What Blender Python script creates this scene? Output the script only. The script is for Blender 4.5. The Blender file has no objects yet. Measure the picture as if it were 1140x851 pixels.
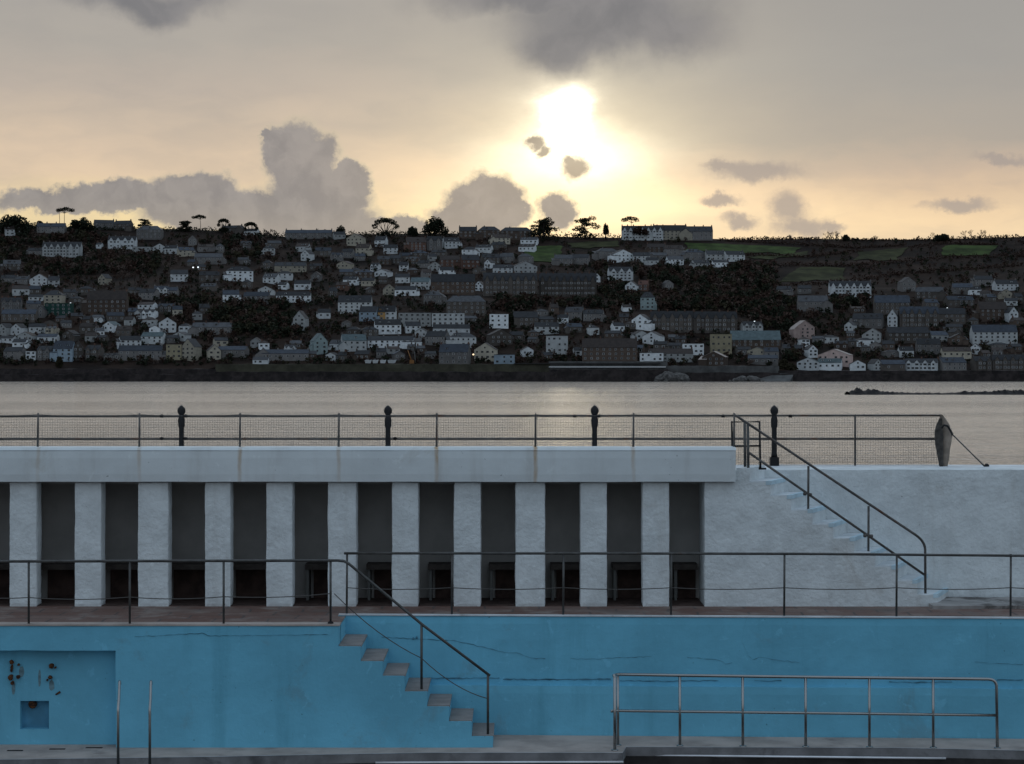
import bpy, bmesh, math, random
from mathutils import Vector, noise, Matrix
random.seed(11)
scene = bpy.context.scene
COL = scene.collection
# the camera stands at (0, 0, EYE) looking along +Y; F0 is its focal length in photo pixels
F0, PX, PY, EYE = 2216.0, 570.0, 412.0, 8.0
def W(px, py, Y):            # surveyed point: bearing and elevation read off the photo, real distance Y in metres
    return Vector(((px - PX) * Y / F0, Y, EYE + (PY - py) * Y / F0))
def X_(px, Y): return (px - PX) * Y / F0
def Z_(py, Y): return EYE + (PY - py) * Y / F0
rad = math.radians

# ---------------------------------------------------------------- node helpers
class NT:
    def __init__(s, tree): s.t = tree; s.n = tree.nodes; s.l = tree.links
    def new(s, typ, **kw):
        nd = s.n.new(typ)
        for k, v in kw.items(): setattr(nd, k, v)
        return nd
    def put(s, sock, v):
        if hasattr(v, 'is_output') or isinstance(v, bpy.types.NodeSocket): s.l.new(v, sock)
        elif v is not None:
            if isinstance(v, (tuple, list)) and len(v) == 3 and sock.type == 'RGBA': v = (*v, 1)
            sock.default_value = v
    def m(s, op, a, b=None, c=None, clamp=False):
        nd = s.new('ShaderNodeMath', operation=op, use_clamp=clamp)
        for i, v in enumerate((a, b, c)):
            if v is not None: s.put(nd.inputs[i], v)
        return nd.outputs[0]
    def v(s, op, a, b=None, c=None):
        nd = s.new('ShaderNodeVectorMath', operation=op)
        for i, x in enumerate((a, b, c)):
            if x is not None: s.put(nd.inputs[i], x)
        return nd.outputs['Value'] if op in ('LENGTH', 'DOT_PRODUCT', 'DISTANCE') else nd.outputs[0]
    def mr(s, val, a, b, c=0.0, d=1.0, smooth=True):
        nd = s.new('ShaderNodeMapRange', interpolation_type='SMOOTHSTEP' if smooth else 'LINEAR')
        for i, x in enumerate((val, a, b, c, d)): s.put(nd.inputs[i], x)
        return nd.outputs[0]
    def mix(s, f, a, b, mode='MIX'):
        nd = s.new('ShaderNodeMix', data_type='RGBA', blend_type=mode)
        s.put(nd.inputs[0], f); s.put(nd.inputs[6], a); s.put(nd.inputs[7], b)
        return nd.outputs[2]
    def noise(s, vec, scale, detail=4, rough=.55, out='Fac', dist=0):
        nd = s.new('ShaderNodeTexNoise')
        s.put(nd.inputs['Vector'], vec); nd.inputs['Scale'].default_value = scale
        nd.inputs['Detail'].default_value = detail; nd.inputs['Roughness'].default_value = rough
        nd.inputs['Distortion'].default_value = dist
        return nd.outputs[out]
    def ramp(s, f, pts):
        nd = s.new('ShaderNodeValToRGB'); e = nd.color_ramp.elements
        while len(e) < len(pts): e.new(.5)
        for el, (p, c) in zip(e, pts): el.position = p; el.color = (*c, 1)
        s.put(nd.inputs[0], f); return nd.outputs[0]
def srgb(r, g, b):
    f = lambda c: (c/255/12.92) if c <= 10 else ((c/255+.055)/1.055)**2.4
    return (f(r), f(g), f(b))

MATS = {}
def mat(name, col, rough=.8, metal=0., mottle=0., scale=3., vary=0., drip=None, bump=0., bscale=20., spec=.3, col2=None, emit=None, detail=5, wear=None, bdist=.01):
    if name in MATS: return MATS[name]
    m = bpy.data.materials.new(name); m.use_nodes = True
    T = NT(m.node_tree); T.n.clear()
    out = T.new('ShaderNodeOutputMaterial'); p = T.new('ShaderNodeBsdfPrincipled')
    T.l.new(p.outputs[0], out.inputs[0])
    co = T.new('ShaderNodeNewGeometry').outputs['Position']
    p.inputs['Roughness'].default_value = rough; p.inputs['Metallic'].default_value = metal
    p.inputs['Specular IOR Level'].default_value = spec
    if mottle or col2:
        n = T.noise(co, scale, detail, .6)
        a = tuple(c*(1-mottle) for c in col); b = col2 or tuple(min(1, c*(1+mottle)) for c in col)
        c = T.mix(T.mr(n, .32, .68), a, b)
    else: c = None
    if wear:   # (colour, scale, threshold): blotchy stains with a shape of their own
        n2 = T.noise(co, wear[1], 7, .68, dist=.4)
        c = T.mix(T.m('MULTIPLY', T.mr(n2, wear[2], wear[2]+.12), wear[3] if len(wear) > 3 else .8), c if c is not None else col, wear[0])
    if drip:   # run-down streaks and pale worn patches
        n3 = T.noise(T.v('MULTIPLY', co, (1, 1, .10)), drip[1], 6, .65)
        c = T.mix(T.m('MULTIPLY', T.mr(n3, .54, .74), drip[2]), c if c is not None else col, drip[0])
        n4 = T.noise(co, drip[1]*2.7, 8, .7, dist=.6)
        c = T.mix(T.m('MULTIPLY', T.mr(n4, .60, .66), drip[2]*.8), c, tuple(min(1, k*1.3+.03) for k in col))
        n5 = T.noise(co, drip[1]*11, 3, .5)
        c = T.mix(T.m('MULTIPLY', T.mr(n5, .735, .76), .7), c, tuple(k*.35 for k in col))
    if vary:   # every house its own shade of the same finish
        oi = T.new('ShaderNodeObjectInfo').outputs['Random']
        k = T.mr(oi, 0, 1, 1-vary, 1+vary, smooth=False)
        c = T.v('SCALE', c if c is not None else col); c.node.inputs['Scale'].default_value = 1; T.l.new(k, c.node.inputs['Scale'])
    if c is None: p.inputs['Base Color'].default_value = (*col, 1)
    else: T.l.new(c, p.inputs['Base Color'])
    if bump:
        b = T.new('ShaderNodeBump'); b.inputs['Strength'].default_value = bump; b.inputs['Distance'].default_value = bdist
        T.l.new(T.noise(co, bscale, 6, .6), b.inputs['Height']); T.l.new(b.outputs[0], p.inputs['Normal'])
    if emit:
        p.inputs['Emission Color'].default_value = (*emit[0], 1); p.inputs['Emission Strength'].default_value = emit[1]
    MATS[name] = m; return m

# ---------------------------------------------------------------- mesh helpers
class MB:
    def __init__(s): s.v = []; s.f = []; s.mi = []; s.sm = []
    def add(s, vs, fs, mi=0, smooth=False):
        o = len(s.v); s.v += [tuple(p) for p in vs]
        for f in fs: s.f.append(tuple(i+o for i in f)); s.mi.append(mi); s.sm.append(smooth)
        return s
    def box(s, x0, x1, y0, y1, z0, z1, mi=0):
        vs = [(x, y, z) for z in (z0, z1) for y in (y0, y1) for x in (x0, x1)]
        return s.add(vs, [(0,2,3,1),(4,5,7,6),(0,1,5,4),(2,6,7,3),(0,4,6,2),(1,3,7,5)], mi)
    def prism(s, poly, a, b, axis='y', mi=0):    # poly of 2-D points extruded from a to b along an axis
        n = len(poly)
        mk = {'y': lambda p, t: (p[0], t, p[1]), 'x': lambda p, t: (t, p[0], p[1]), 'z': lambda p, t: (p[0], p[1], t)}[axis]
        vs = [mk(p, a) for p in poly] + [mk(p, b) for p in poly]
        fs = [tuple(range(n)), tuple(range(2*n-1, n-1, -1))] + [(i, i+n, (i+1) % n + n, (i+1) % n) for i in range(n)]
        return s.add(vs, fs, mi)
    def rbox(s, x0, x1, y0, y1, z0, z1, step=.08, amp=.008, fr=3., mi=0, seed=0., soft=1):   # box with gently uneven faces
        nx, ny, nz = [max(1, min(160, round((b-a)/step))) for a, b in ((x0,x1),(y0,y1),(z0,z1))]
        idx = {}; vs = []; fs = []
        c = Vector(((x0+x1)/2, (y0+y1)/2, (z0+z1)/2))
        def V(i, j, k):
            if (i,j,k) not in idx:
                p = Vector((x0+(x1-x0)*i/nx, y0+(y1-y0)*j/ny, z0+(z1-z0)*k/nz))
                q = p*fr + Vector((seed, 0, 0))
                d = Vector((noise.noise(q), noise.noise(q+Vector((31,0,7))), noise.noise(q+Vector((3,57,0)))))
                q2 = p*fr*4 + Vector((seed, 9, 0))
                d += .45*Vector((noise.noise(q2), noise.noise(q2+Vector((31,0,7))), noise.noise(q2+Vector((3,57,0)))))
                e = sum((i in (0,nx), j in (0,ny), k in (0,nz)))
                if e >= 2 and soft:   # soften arrises
                    r = .012
                    if i in (0,nx): p.x += r if i == 0 else -r
                    if j in (0,ny): p.y += r if j == 0 else -r
                    if k in (0,nz): p.z += r if k == 0 else -r
                idx[(i,j,k)] = len(vs); vs.append(p + d*amp)
            return idx[(i,j,k)]
        for i in range(nx):
            for k in range(nz):
                fs += [(V(i,0,k),V(i+1,0,k),V(i+1,0,k+1),V(i,0,k+1)), (V(i,ny,k),V(i,ny,k+1),V(i+1,ny,k+1),V(i+1,ny,k))]
        for j in range(ny):
            for k in range(nz):
                fs += [(V(0,j,k),V(0,j,k+1),V(0,j+1,k+1),V(0,j+1,k)), (V(nx,j,k),V(nx,j+1,k),V(nx,j+1,k+1),V(nx,j,k+1))]
        for i in range(nx):
            for j in range(ny):
                fs += [(V(i,j,0),V(i,j+1,0),V(i+1,j+1,0),V(i+1,j,0)), (V(i,j,nz),V(i+1,j,nz),V(i+1,j+1,nz),V(i,j+1,nz))]
        return s.add(vs, fs, mi)
    def tube(s, pts, r, n=10, mi=0, cap=True):
        pts = [Vector(p) for p in pts]; rr = r if isinstance(r, (list, tuple)) else [r]*len(pts)
        d0 = (pts[1]-pts[0]).normalized(); up = Vector((0,0,1)) if abs(d0.z) < .9 else Vector((1,0,0))
        vs = []; a = None
        for i, p in enumerate(pts):
            if i == 0: t = d0
            elif i == len(pts)-1: t = (pts[i]-pts[i-1]).normalized()
            else: t = ((pts[i]-pts[i-1]).normalized()+(pts[i+1]-pts[i]).normalized()).normalized()
            a = (up - t*up.dot(t)).normalized() if a is None else (a - t*a.dot(t)).normalized()
            b = t.cross(a)
            for k in range(n):
                th = 2*math.pi*k/n
                vs.append(p + (a*math.cos(th)+b*math.sin(th))*rr[i])
        fs = [(i*n+k, i*n+(k+1) % n, (i+1)*n+(k+1) % n, (i+1)*n+k) for i in range(len(pts)-1) for k in range(n)]
        if cap: fs += [tuple(range(n-1, -1, -1)), tuple((len(pts)-1)*n+k for k in range(n))]
        return s.add(vs, fs, mi, True)
    def lathe(s, c, prof, n=14, mi=0):
        vs = []; m = len(prof)
        for r, z in prof:
            for k in range(n):
                th = 2*math.pi*k/n; vs.append((c[0]+r*math.cos(th), c[1]+r*math.sin(th), c[2]+z))
        fs = [(i*n+k, i*n+(k+1) % n, (i+1)*n+(k+1) % n, (i+1)*n+k) for i in range(m-1) for k in range(n)]
        fs += [tuple(range(n-1, -1, -1)), tuple((m-1)*n+k for k in range(n))]
        return s.add(vs, fs, mi, True)
    def mesh(s, name, mats):
        me = bpy.data.meshes.new(name); me.from_pydata(s.v, [], s.f)
        for m in (mats if isinstance(mats, (list, tuple)) else [mats]): me.materials.append(m)
        me.polygons.foreach_set('material_index', s.mi); me.polygons.foreach_set('use_smooth', s.sm)
        me.update(); return me
    def build(s, name, mats, parent=None, label=None):
        o = bpy.data.objects.new(name, s.mesh(name, mats)); COL.objects.link(o)
        if parent: 
            o.parent = parent
            o.matrix_parent_inverse = Matrix.Translation(-parent.location)
        if label: o['label'] = label
        return o
def tag(o, label, cat, group=None, kind=None):
    o['label'] = label; o['category'] = cat
    if group: o['group'] = group
    if kind: o['kind'] = kind
    return o
def thing(name, loc, label, cat, group=None):
    o = bpy.data.objects.new(name, None); COL.objects.link(o); o.location = loc
    o.empty_display_size = .2
    return tag(o, label, cat, group)
def struct(o, kind='structure'):
    o['kind'] = kind; return o
def bez(a, b, c, n=6):
    a, b, c = Vector(a), Vector(b), Vector(c)
    return [a*(1-t)**2 + b*2*t*(1-t) + c*t*t for t in [i/n for i in range(n+1)]]
def sag(a, b, drop, n=8):
    a, b = Vector(a), Vector(b)
    return [a.lerp(b, i/n) - Vector((0,0,drop*4*(i/n)*(1-i/n))) for i in range(n+1)]

# ---------------------------------------------------------------- camera, sun
cam = bpy.data.cameras.new('camera'); co = bpy.data.objects.new('camera', cam); COL.objects.link(co)
cam.sensor_width = 36; cam.lens = F0/1140*36; cam.clip_start = .5; cam.clip_end = 60000
co.location = (0, 0, EYE); co.rotation_euler = (math.pi/2, 0, 0)
cam.shift_y = (PY - 425.5)/1140
scene.camera = co
SUN_AZ, SUN_EL = math.degrees(math.atan((634-PX)/F0)), math.degrees(math.atan((PY-132)/F0))
sl = bpy.data.lights.new('sun', 'SUN'); so = bpy.data.objects.new('sun', sl); COL.objects.link(so)
sl.energy = .5; sl.angle = rad(60); sl.color = (1, .91, .79)
d = -Vector((math.sin(rad(SUN_AZ))*math.cos(rad(SUN_EL)), math.cos(rad(SUN_AZ))*math.cos(rad(SUN_EL)), math.sin(rad(SUN_EL))))
so.rotation_euler = d.to_track_quat('-Z', 'Y').to_euler()
vs = scene.view_settings
scene.display_settings.display_device = 'sRGB'
vs.view_transform = 'Standard'; vs.look = 'None'; vs.exposure = 0; vs.gamma = 1; vs.use_curve_mapping = False
scene.render.engine = 'CYCLES'
cy = scene.cycles
cy.use_denoising = True; cy.max_bounces = 5; cy.diffuse_bounces = 4; cy.glossy_bounces = 3; cy.caustics_reflective = False; cy.caustics_refractive = False
cy.sample_clamp_indirect = 4

# ---------------------------------------------------------------- sky
world = bpy.data.worlds.new('World'); scene.world = world; world.use_nodes = True
T = NT(world.node_tree); T.n.clear()
wout = T.new('ShaderNodeOutputWorld'); bg = T.new('ShaderNodeBackground'); T.l.new(bg.outputs[0], wout.inputs[0])
bg.inputs['Strength'].default_value = .1
STR = 10.0        # radiance given to the clouds below is divided by the strength of the background
world.cycles.sampling_method = "MANUAL"; world.cycles.sample_map_resolution = 512
sky = T.new('ShaderNodeTexSky', sky_type='NISHITA', sun_disc=False, sun_elevation=rad(SUN_EL), sun_rotation=rad(SUN_AZ), dust_density=3.0)
dirv = T.new('ShaderNodeTexCoord').outputs['Generated']
sx = T.new('ShaderNodeSeparateXYZ'); T.l.new(dirv, sx.inputs[0])
az = T.m('MULTIPLY', T.m('ARCTAN2', sx.outputs[0], sx.outputs[1]), 57.2958)
el = T.m('MULTIPLY', T.m('ARCSINE', sx.outputs[2]), 57.2958)
cxy = T.new('ShaderNodeCombineXYZ'); T.l.new(az, cxy.inputs[0]); T.l.new(el, cxy.inputs[1]); P0 = cxy.outputs[0]
def AE(px, py): return (math.degrees(math.atan((px-PX)/F0)), math.degrees(math.atan((PY-py)/F0)))
def disp(P, scale, amt, detail=7, rough=.6, seed=0.):
    n = T.noise(T.v('ADD', P, (seed, seed*.7, seed*.3)), scale, detail, rough, 'Color')
    return T.v('ADD', P, T.v('MULTIPLY', T.v('SUBTRACT', n, (.5,.5,.5)), (amt, amt, 0)))
Pb = disp(P0, .85, 1.3, 9, .66)          # billowed coordinates for cumulus edges
Ps = disp(T.v('MULTIPLY', P0, (.35, 1, 1)), .9, .9, 5, .55, 4.)   # stretched: for streaks
Pl = disp(P0, .35, 2.6, 6, .55, 11.)      # soft, large clouds
def blob(P, px, py, rx, ry, soft=.38):
    c = AE(px-6, py); k = F0/57.2958
    q = T.v('MULTIPLY', T.v('SUBTRACT', P, (c[0], c[1], 0)), (k/rx, k/ry, 0))
    return T.mr(T.v('LENGTH', q), 1.0+soft*.5, 1.0-soft*.5)
def union(bl):
    r = bl[0]
    for b in bl[1:]: r = T.m('MAXIMUM', r, b)
    return r
# veil of high cloud: colour by height over the horizon
veil_r = T.ramp(T.mr(T.m('ADD', el, T.m('MULTIPLY', T.m('SUBTRACT', T.noise(Ps, .8, 4), .5), 1.3)), 3.2, 11.2, smooth=False), [
    (0.0, srgb(248,221,179)), (.12, srgb(246,217,176)), (.235, srgb(223,196,165)), (.316, srgb(200,180,160)), (.41, srgb(175,166,155)), (.67, srgb(164,161,156)), (1.0, srgb(157,155,152))])
veil_l = T.ramp(T.mr(T.m('ADD', el, T.m('MULTIPLY', T.m('SUBTRACT', T.noise(Ps, .8, 4), .5), 1.3)), 3.2, 11.2, smooth=False), [
    (0.0, srgb(252,228,168)), (.14, srgb(244,220,170)), (.28, srgb(226,202,173)), (.38, srgb(219,197,172)), (.475, srgb(204,187,168)), (.6, srgb(188,176,164)), (.76, srgb(175,169,161)), (1.0, srgb(168,164,159))])
veil = T.mix(T.mr(az, -7, 5), veil_l, veil_r)
veil = T.mix(T.mr(T.noise(Ps, .55, 6), .38, .66, 0, .30), veil, srgb(156,153,150))
# the rest of the sky: pale grey blue overcast of a winter evening
high = T.ramp(T.mr(el, 8, 90, smooth=False), [(0, (.42,.475,.54)), (.3, (.39,.485,.60)), (1, (.37,.49,.63))])
high = T.mix(T.mr(T.noise(dirv, 2.2, 6), .35, .7, 0, .35), high, (.52,.59,.68))
front = T.m('MULTIPLY', T.mr(T.m('ABSOLUTE', az), 75, 16), T.mr(el, 26, 11))
base = T.mix(front, high, veil)
# glow of the veiled sun
ds = T.v('SUBTRACT', disp(P0, .5, .9, 6, .6, 21.), (SUN_AZ, SUN_EL, 0))
def gauss(P, c, s, warp=None):
    q = T.v('MULTIPLY', T.v('SUBTRACT', P, (c[0], c[1], 0)), (1/s[0], 1/s[1], 0))
    return T.m('EXPONENT', T.m('MULTIPLY', T.v('DOT_PRODUCT', q, q), -1.0))
Pg = disp(T.v('MULTIPLY', P0, (.55, 1, 1)), 1.0, .62, 7, .62, 21.)
def halo(P, c, s):      # long soft tail of light spread by thin cloud
    q = T.v('MULTIPLY', T.v('SUBTRACT', P, (c[0]*.55, c[1], 0)), (1/(s[0]*.55), 1/s[1], 0))
    return T.m('EXPONENT', T.m('MULTIPLY', T.v('LENGTH', q), -1.0))
def gg(c, s): return gauss(Pg, (c[0]*.55, c[1]), (s[0]*.55, s[1]))
g0 = gg(AE(630,128), (.42,.44))
g1 = gg(AE(627,132), (.95,.95))
g1b = gg(AE(640,176), (2.1,.62))
g2 = halo(Pg, AE(636,156), (2.1,1.35))
g3 = gauss(Ps, (AE(650,0)[0]*.35, AE(0,226)[1]), (5.2*.35, 1.0))
g4 = gauss(P0, AE(640,190), (6.5, 2.2))
glow = T.mix(1.0, (0,0,0), (0,0,0))
for g, c in ((g0, (15.,13.,9.)), (g1, (.60,.55,.42)), (g1b, (.85,.76,.54)), (g2, (.85,.70,.40)), (g3, (.46,.33,.17)), (g4, (.075,.057,.022))):
    glow = T.mix(g, glow, T.mix(1.0, glow, c, 'ADD'))
lit = T.mix(1.0, base, glow, 'ADD')
# clouds
bank = union([blob(Pb, *a) for a in ((342,180,42,42), (318,170,26,28), (360,222,56,36), (320,243,110,26), (225,216,52,22), (140,224,92,17), (255,238,95,26), (66,230,62,14), (420,258,46,18), (302,156,12,12), (392,205,26,22),
    (545,222,44,28), (524,244,42,22), (570,238,26,22), (627,234,25,21), (455,258,34,16))])
bshade = T.mix(T.mr(T.noise(Pb, 1.1, 6), .34, .66), srgb(133,131,133), srgb(152,148,147))
bshade = T.mix(T.mr(el, 3.6, 5.0, .40, 0), bshade, srgb(170,160,149))
bshade = T.mix(T.m('MULTIPLY', g4, .35), bshade, srgb(184,170,150))
Pf = disp(P0, 2.2, .62, 7, .62, 33.)
sm = union([blob(Pf, *a, .9) for a in ((602,159,11,7), (612,168,9,7), (646,187,15,13), (641,178,8,6))])
wisp = union([blob(Pb, *a, 1.1) for a in ((882,236,20,18), (897,256,30,11), (808,226,20,7), (826,250,18,8), (1075,232,36,8), (1120,186,26,6), (928,258,20,6), (847,191,48,11), (815,188,26,6))])
dark = union([blob(Pl, *a, 1.1) for a in ((684,26,118,46), (645,48,78,32), (600,0,110,24), (735,36,78,34), (165,2,80,22), (250,-4,50,10))])
sky_c = T.mix(T.m('MULTIPLY', dark, .86), lit, T.mix(T.mr(T.noise(Pl, .5, 5), .35, .65), srgb(114,115,120), srgb(132,131,134)))
rim = T.m('MULTIPLY', T.m('MULTIPLY', bank, T.m('SUBTRACT', 1.0, bank)), 2.6)
sky_c = T.mix(T.m('MULTIPLY', bank, .93), sky_c, bshade)
sky_c = T.mix(T.m('MULTIPLY', rim, T.m('ADD', T.m('MULTIPLY', g4, .6), .18)), sky_c, srgb(252,234,192))
sky_c = T.mix(T.m('MULTIPLY', sm, .80), sky_c, srgb(120,111,106))
sky_c = T.mix(T.m('MULTIPLY', wisp, .8), sky_c, srgb(166,156,149))
clouds = T.v('SCALE', sky_c); clouds.node.inputs['Scale'].default_value = STR
cover = T.mr(T.noise(dirv, 1.7, 5), .25, .6, .988, .998)
below = T.mr(el, -.6, .2)
final = T.mix(cover, T.v('MULTIPLY', sky.outputs[0], (1,1,1)), clouds)
final = T.mix(below, (.6,.6,.6), final)
T.l.new(final, bg.inputs['Color'])
# ================================================================ POOL SIDE
FLOOR, DECK = 3.62, 1.56
M_white = mat('white_roughcast', (.66,.715,.73), .9, mottle=.09, scale=2.6, drip=((.44,.45,.43), 1.7, .38), bump=.65, bscale=12, bdist=.04, wear=((.42,.41,.38), .55, .60, .45), detail=8)
M_smooth = mat('white_smooth_render', (.66,.715,.73), .9, mottle=.05, scale=1.1, drip=((.46,.46,.43), 1.2, .35), bump=.25, bscale=7, bdist=.02, wear=((.44,.42,.36), .5, .60, .4), detail=8)
M_in = mat('grey_cubicle_paint', (.40,.395,.38), .9, mottle=.1, scale=1.5, bump=.2, bscale=10)
M_blue = mat('blue_pool_paint', (.15,.46,.625), .75, mottle=.09, scale=.7, drip=((.085,.30,.41), 1.3, .45), bump=.35, bscale=9, bdist=.02, wear=((.15,.33,.42), .8, .58, .6), detail=9)
M_bluedark = mat('blue_pool_paint_dark', (.09,.28,.42), .8, mottle=.2, scale=2.5, bump=.3, bscale=9, wear=((.03,.06,.08), 2.5, .62, .7))  # darker, blotchy blue for the back of the niche
M_crack = mat('crack_and_ledge_line', (.075,.20,.275), .9, mottle=.5, scale=3)
M_pave = None
M_conc = mat('weathered_concrete', (.40,.345,.31), .8, mottle=.2, scale=1.3, bump=.4, bscale=22, wear=((.20,.17,.155), 1.1, .56, .6), detail=8)
M_tread = mat('bare_concrete_tread', (.25,.235,.225), .85, mottle=.15, scale=3, bump=.3, bscale=25)
M_lip = mat('pale_coping_paint', (.62,.67,.70), .8, mottle=.15, scale=2, wear=((.25,.24,.22), 1.5, .58, .6))
M_nosing = mat('pale_blue_nosing_paint', (.50,.66,.74), .8, mottle=.1, scale=4)
M_galv = mat('galvanised_steel', (.085,.085,.082), .45, .5, mottle=.25, scale=6, wear=((.10,.055,.03), 3.0, .60, .7))
M_iron = mat('black_painted_iron', (.010,.010,.011), .6, .0, mottle=.3, scale=8)
M_rustrail = mat('rust_flecked_rail', (.10,.095,.09), .55, .3, mottle=.3, scale=5, wear=((.12,.05,.025), 2.2, .55, .8))
M_steel = mat('stainless_steel', (.33,.335,.33), .22, .95, mottle=.05, scale=3)
M_wire = mat('old_wire', (.09,.085,.08), .6, .3)
M_rust = mat('rust', (.11,.045,.018), .9, mottle=.5, scale=14, bump=.6, bscale=60, wear=((.02,.012,.01), 9, .5, .9))
M_black = mat('dark_hole', (.012,.012,.013), .9)
M_weed = mat('dark_pool_wall', (.035,.031,.03), .7, mottle=.4, scale=2.5, bump=.4, bscale=12)
M_brick_and_shade = mat('brown_brick_floor_and_shade', (.07,.045,.038), .85, mottle=.35, scale=4, bump=.4, bscale=15)
M_canvas = mat('old_tan_canvas', (.27,.225,.185), .85, mottle=.25, scale=5, bump=.6, bscale=14)
M_netdark = mat('dark_bundled_net', (.06,.055,.05), .9, mottle=.4, scale=12, bump=.8, bscale=30)
M_wood = mat('dark_bench_wood', (.05,.042,.037), .7, mottle=.25, scale=6)

def streaked(name, base, xs, zt, zb):
    """white render carrying rust that has run down from the feet of the fence posts above"""
    m = base.copy(); m.name = name; T = NT(m.node_tree)
    p = [n for n in m.node_tree.nodes if n.type == 'BSDF_PRINCIPLED'][0]
    old = p.inputs['Base Color'].links[0].from_socket
    pos = T.new('ShaderNodeNewGeometry').outputs['Position']
    s = T.new('ShaderNodeSeparateXYZ'); T.l.new(pos, s.inputs[0])
    wob = T.m('MULTIPLY', T.m('SUBTRACT', T.noise(pos, 2.2, 4), .5), .09)
    x = T.m('ADD', s.outputs[0], wob); tot = None
    for px, w, a in xs:
        f = T.m('MULTIPLY', T.mr(T.m('ABSOLUTE', T.m('SUBTRACT', x, px)), w, w*.15), a)
        tot = f if tot is None else T.m('MAXIMUM', tot, f)
    fade = T.mr(s.outputs[2], zb-.25, zt)
    streak = T.m('MULTIPLY', T.m('MULTIPLY', tot, T.m('ADD', T.m('MULTIPLY', fade, .75), .25)), T.mr(T.noise(T.v('MULTIPLY', pos, (1, 1, .25)), 9, 4), .3, .6, .45, 1))
    # broad grey wash marks under the coping
    wash = T.m('MULTIPLY', T.mr(T.noise(T.v('MULTIPLY', pos, (1, 1, .12)), 2.4, 5), .52, .72), .28)
    c = T.mix(wash, old, (.40,.40,.38))
    T.l.new(T.mix(streak, c, (.40,.24,.085)), p.inputs['Base Color'])
    return m
YP, YC = 36.7, 36.85          # face of the parapet beam, face of the pillars
post_px = [42, 155, 267, 377, 486, 596, 705, 817]
M_beam = streaked('stained_parapet_render', M_smooth, [(X_(p, YP), .055, a) for p, a in zip(post_px, (.3,.35,.6,.4,.9,1.0,.4,0))], Z_(500, YP), Z_(537, YP))

# --- shelter of changing cubicles
sh = thing('changing_shelter', (X_(400, YC), YC, FLOOR), 'long white roughcast shelter of open changing cubicles between square pillars', 'shelter')
xL, xR = X_(-140, YP), X_(820, YP)
zt, zb, zc = Z_(498.4, YP), Z_(537.3, YP), Z_(501.3, YP)
b = MB().rbox(xL, xR, YP, 37.35, zb, zc, .14, .007, 1.3)
b.prism([(YP+.004, zc-.006), (37.346, zc-.006), (37.32, zt), (YP+.06, zt)], xL+.004, xR-.006, 'x')
b.build('parapet_beam', M_beam, sh)
pil = [(-134,-101),(-62,-31),(10,41),(82.5,113),(153,187.6),(227.6,257),(296,326),(364.6,397),(436,466),(505,535.4),(573.7,607),(646,676),(715,745.6)]
for i, (a, c) in enumerate(pil):
    MB().rbox(X_(a,YC), X_(c,YC), YC, YC+.42, FLOOR-.02, zb, .07, .011, 2.0, seed=i*7.3).build('pillar', M_white, sh)
YB = 38.15
MB().box(xL, X_(786,YC), YB, YB+.12, FLOOR, zb).build('back_wall', M_in, sh)
MB().box(xL, X_(790,YC), 37.36, YB+.13, zb-.06, zb+.10).build('ceiling', M_in, sh)
MB().box(xL, X_(784,YC), YC+.05, YB, FLOOR-.3, FLOOR+.012).build('cubicle_floor', M_brick_and_shade, sh)
edges = pil + [(784.5, 800)]
for i, (a, c) in enumerate(pil):
    xc = X_((a+c)/2, YC)
    MB().box(xc-.05, xc+.05, YC+.42, YB-.002, FLOOR+.01, zb-.06).build('partition', M_in, sh)
    nx = edges[i+1][0]
    bx0, bx1 = xc+.05, X_((nx+(edges[i+1][1] if i < len(pil)-1 else nx))/2, YC)-.05
    off = .34 if i >= 6 else .0
    be = MB().box(bx0+off, bx1-.003, YB-.50, YB-.004, FLOOR+.60, FLOOR+.70).build('bench_seat', M_wood, sh)
    MB().box(bx0+off+.12, bx1-.003, YB-.06, YB-.003, FLOOR+.013, FLOOR+.598).build('bench_shade_panel', M_brick_and_shade, be)  # dark brown panel added to deepen the shade under the bench
    if off:
        MB().box(bx0+off+.02, bx0+off+.07, YB-.44, YB-.05, FLOOR+.013, FLOOR+.60).build('bench_support', mat('bench_support_paint', (.15,.155,.15), .9), be)

# --- white flank wall with the staircase to the upper walk
xs0 = X_(784.5, YC)
st = thing('white_staircase', (X_(930,YC), YC, FLOOR), 'white roughcast outdoor staircase climbing to the upper walk, pale blue tread edges', 'staircase')
def sx_(i): return X_(834+23.3*i, YC)
def sz_(i): return Z_(537+15.7*i, YC)
top = Z_(521.5, YC)
poly = [(xs0, FLOOR-.05), (xs0, top)] + [(sx_(0), top)]
for i in range(9): poly += [(sx_(i), sz_(i)), (sx_(i+1), sz_(i))]
poly += [(sx_(9), FLOOR-.05)]
poly[1] = (xs0, zb-.004); poly.insert(2, (X_(820,YC)-.01, zb-.004)); poly.insert(3, (X_(820,YC)-.01, top))
YSB = 37.9
SKEW = .40        # the steps run into the wall at a slant
wallp = MB()
cols = [xs0] + [X_(820,YC)-.01] + [sx_(i) for i in range(10)]
hts = [zb-.004, top] + [sz_(i) for i in range(9)] 
for k in range(len(cols)-1):
    n0_ = len(wallp.v)
    wallp.rbox(cols[k], cols[k+1], YC, YSB, FLOOR-.05, hts[k], .10, .010, 2.2, soft=0)
    if k: wallp.v[n0_:] = [(x+SKEW*max(0, y-YC)*min(1, k), y, z) for x, y, z in wallp.v[n0_:]]
wallp.build('side_wall', M_white, st)
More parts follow.
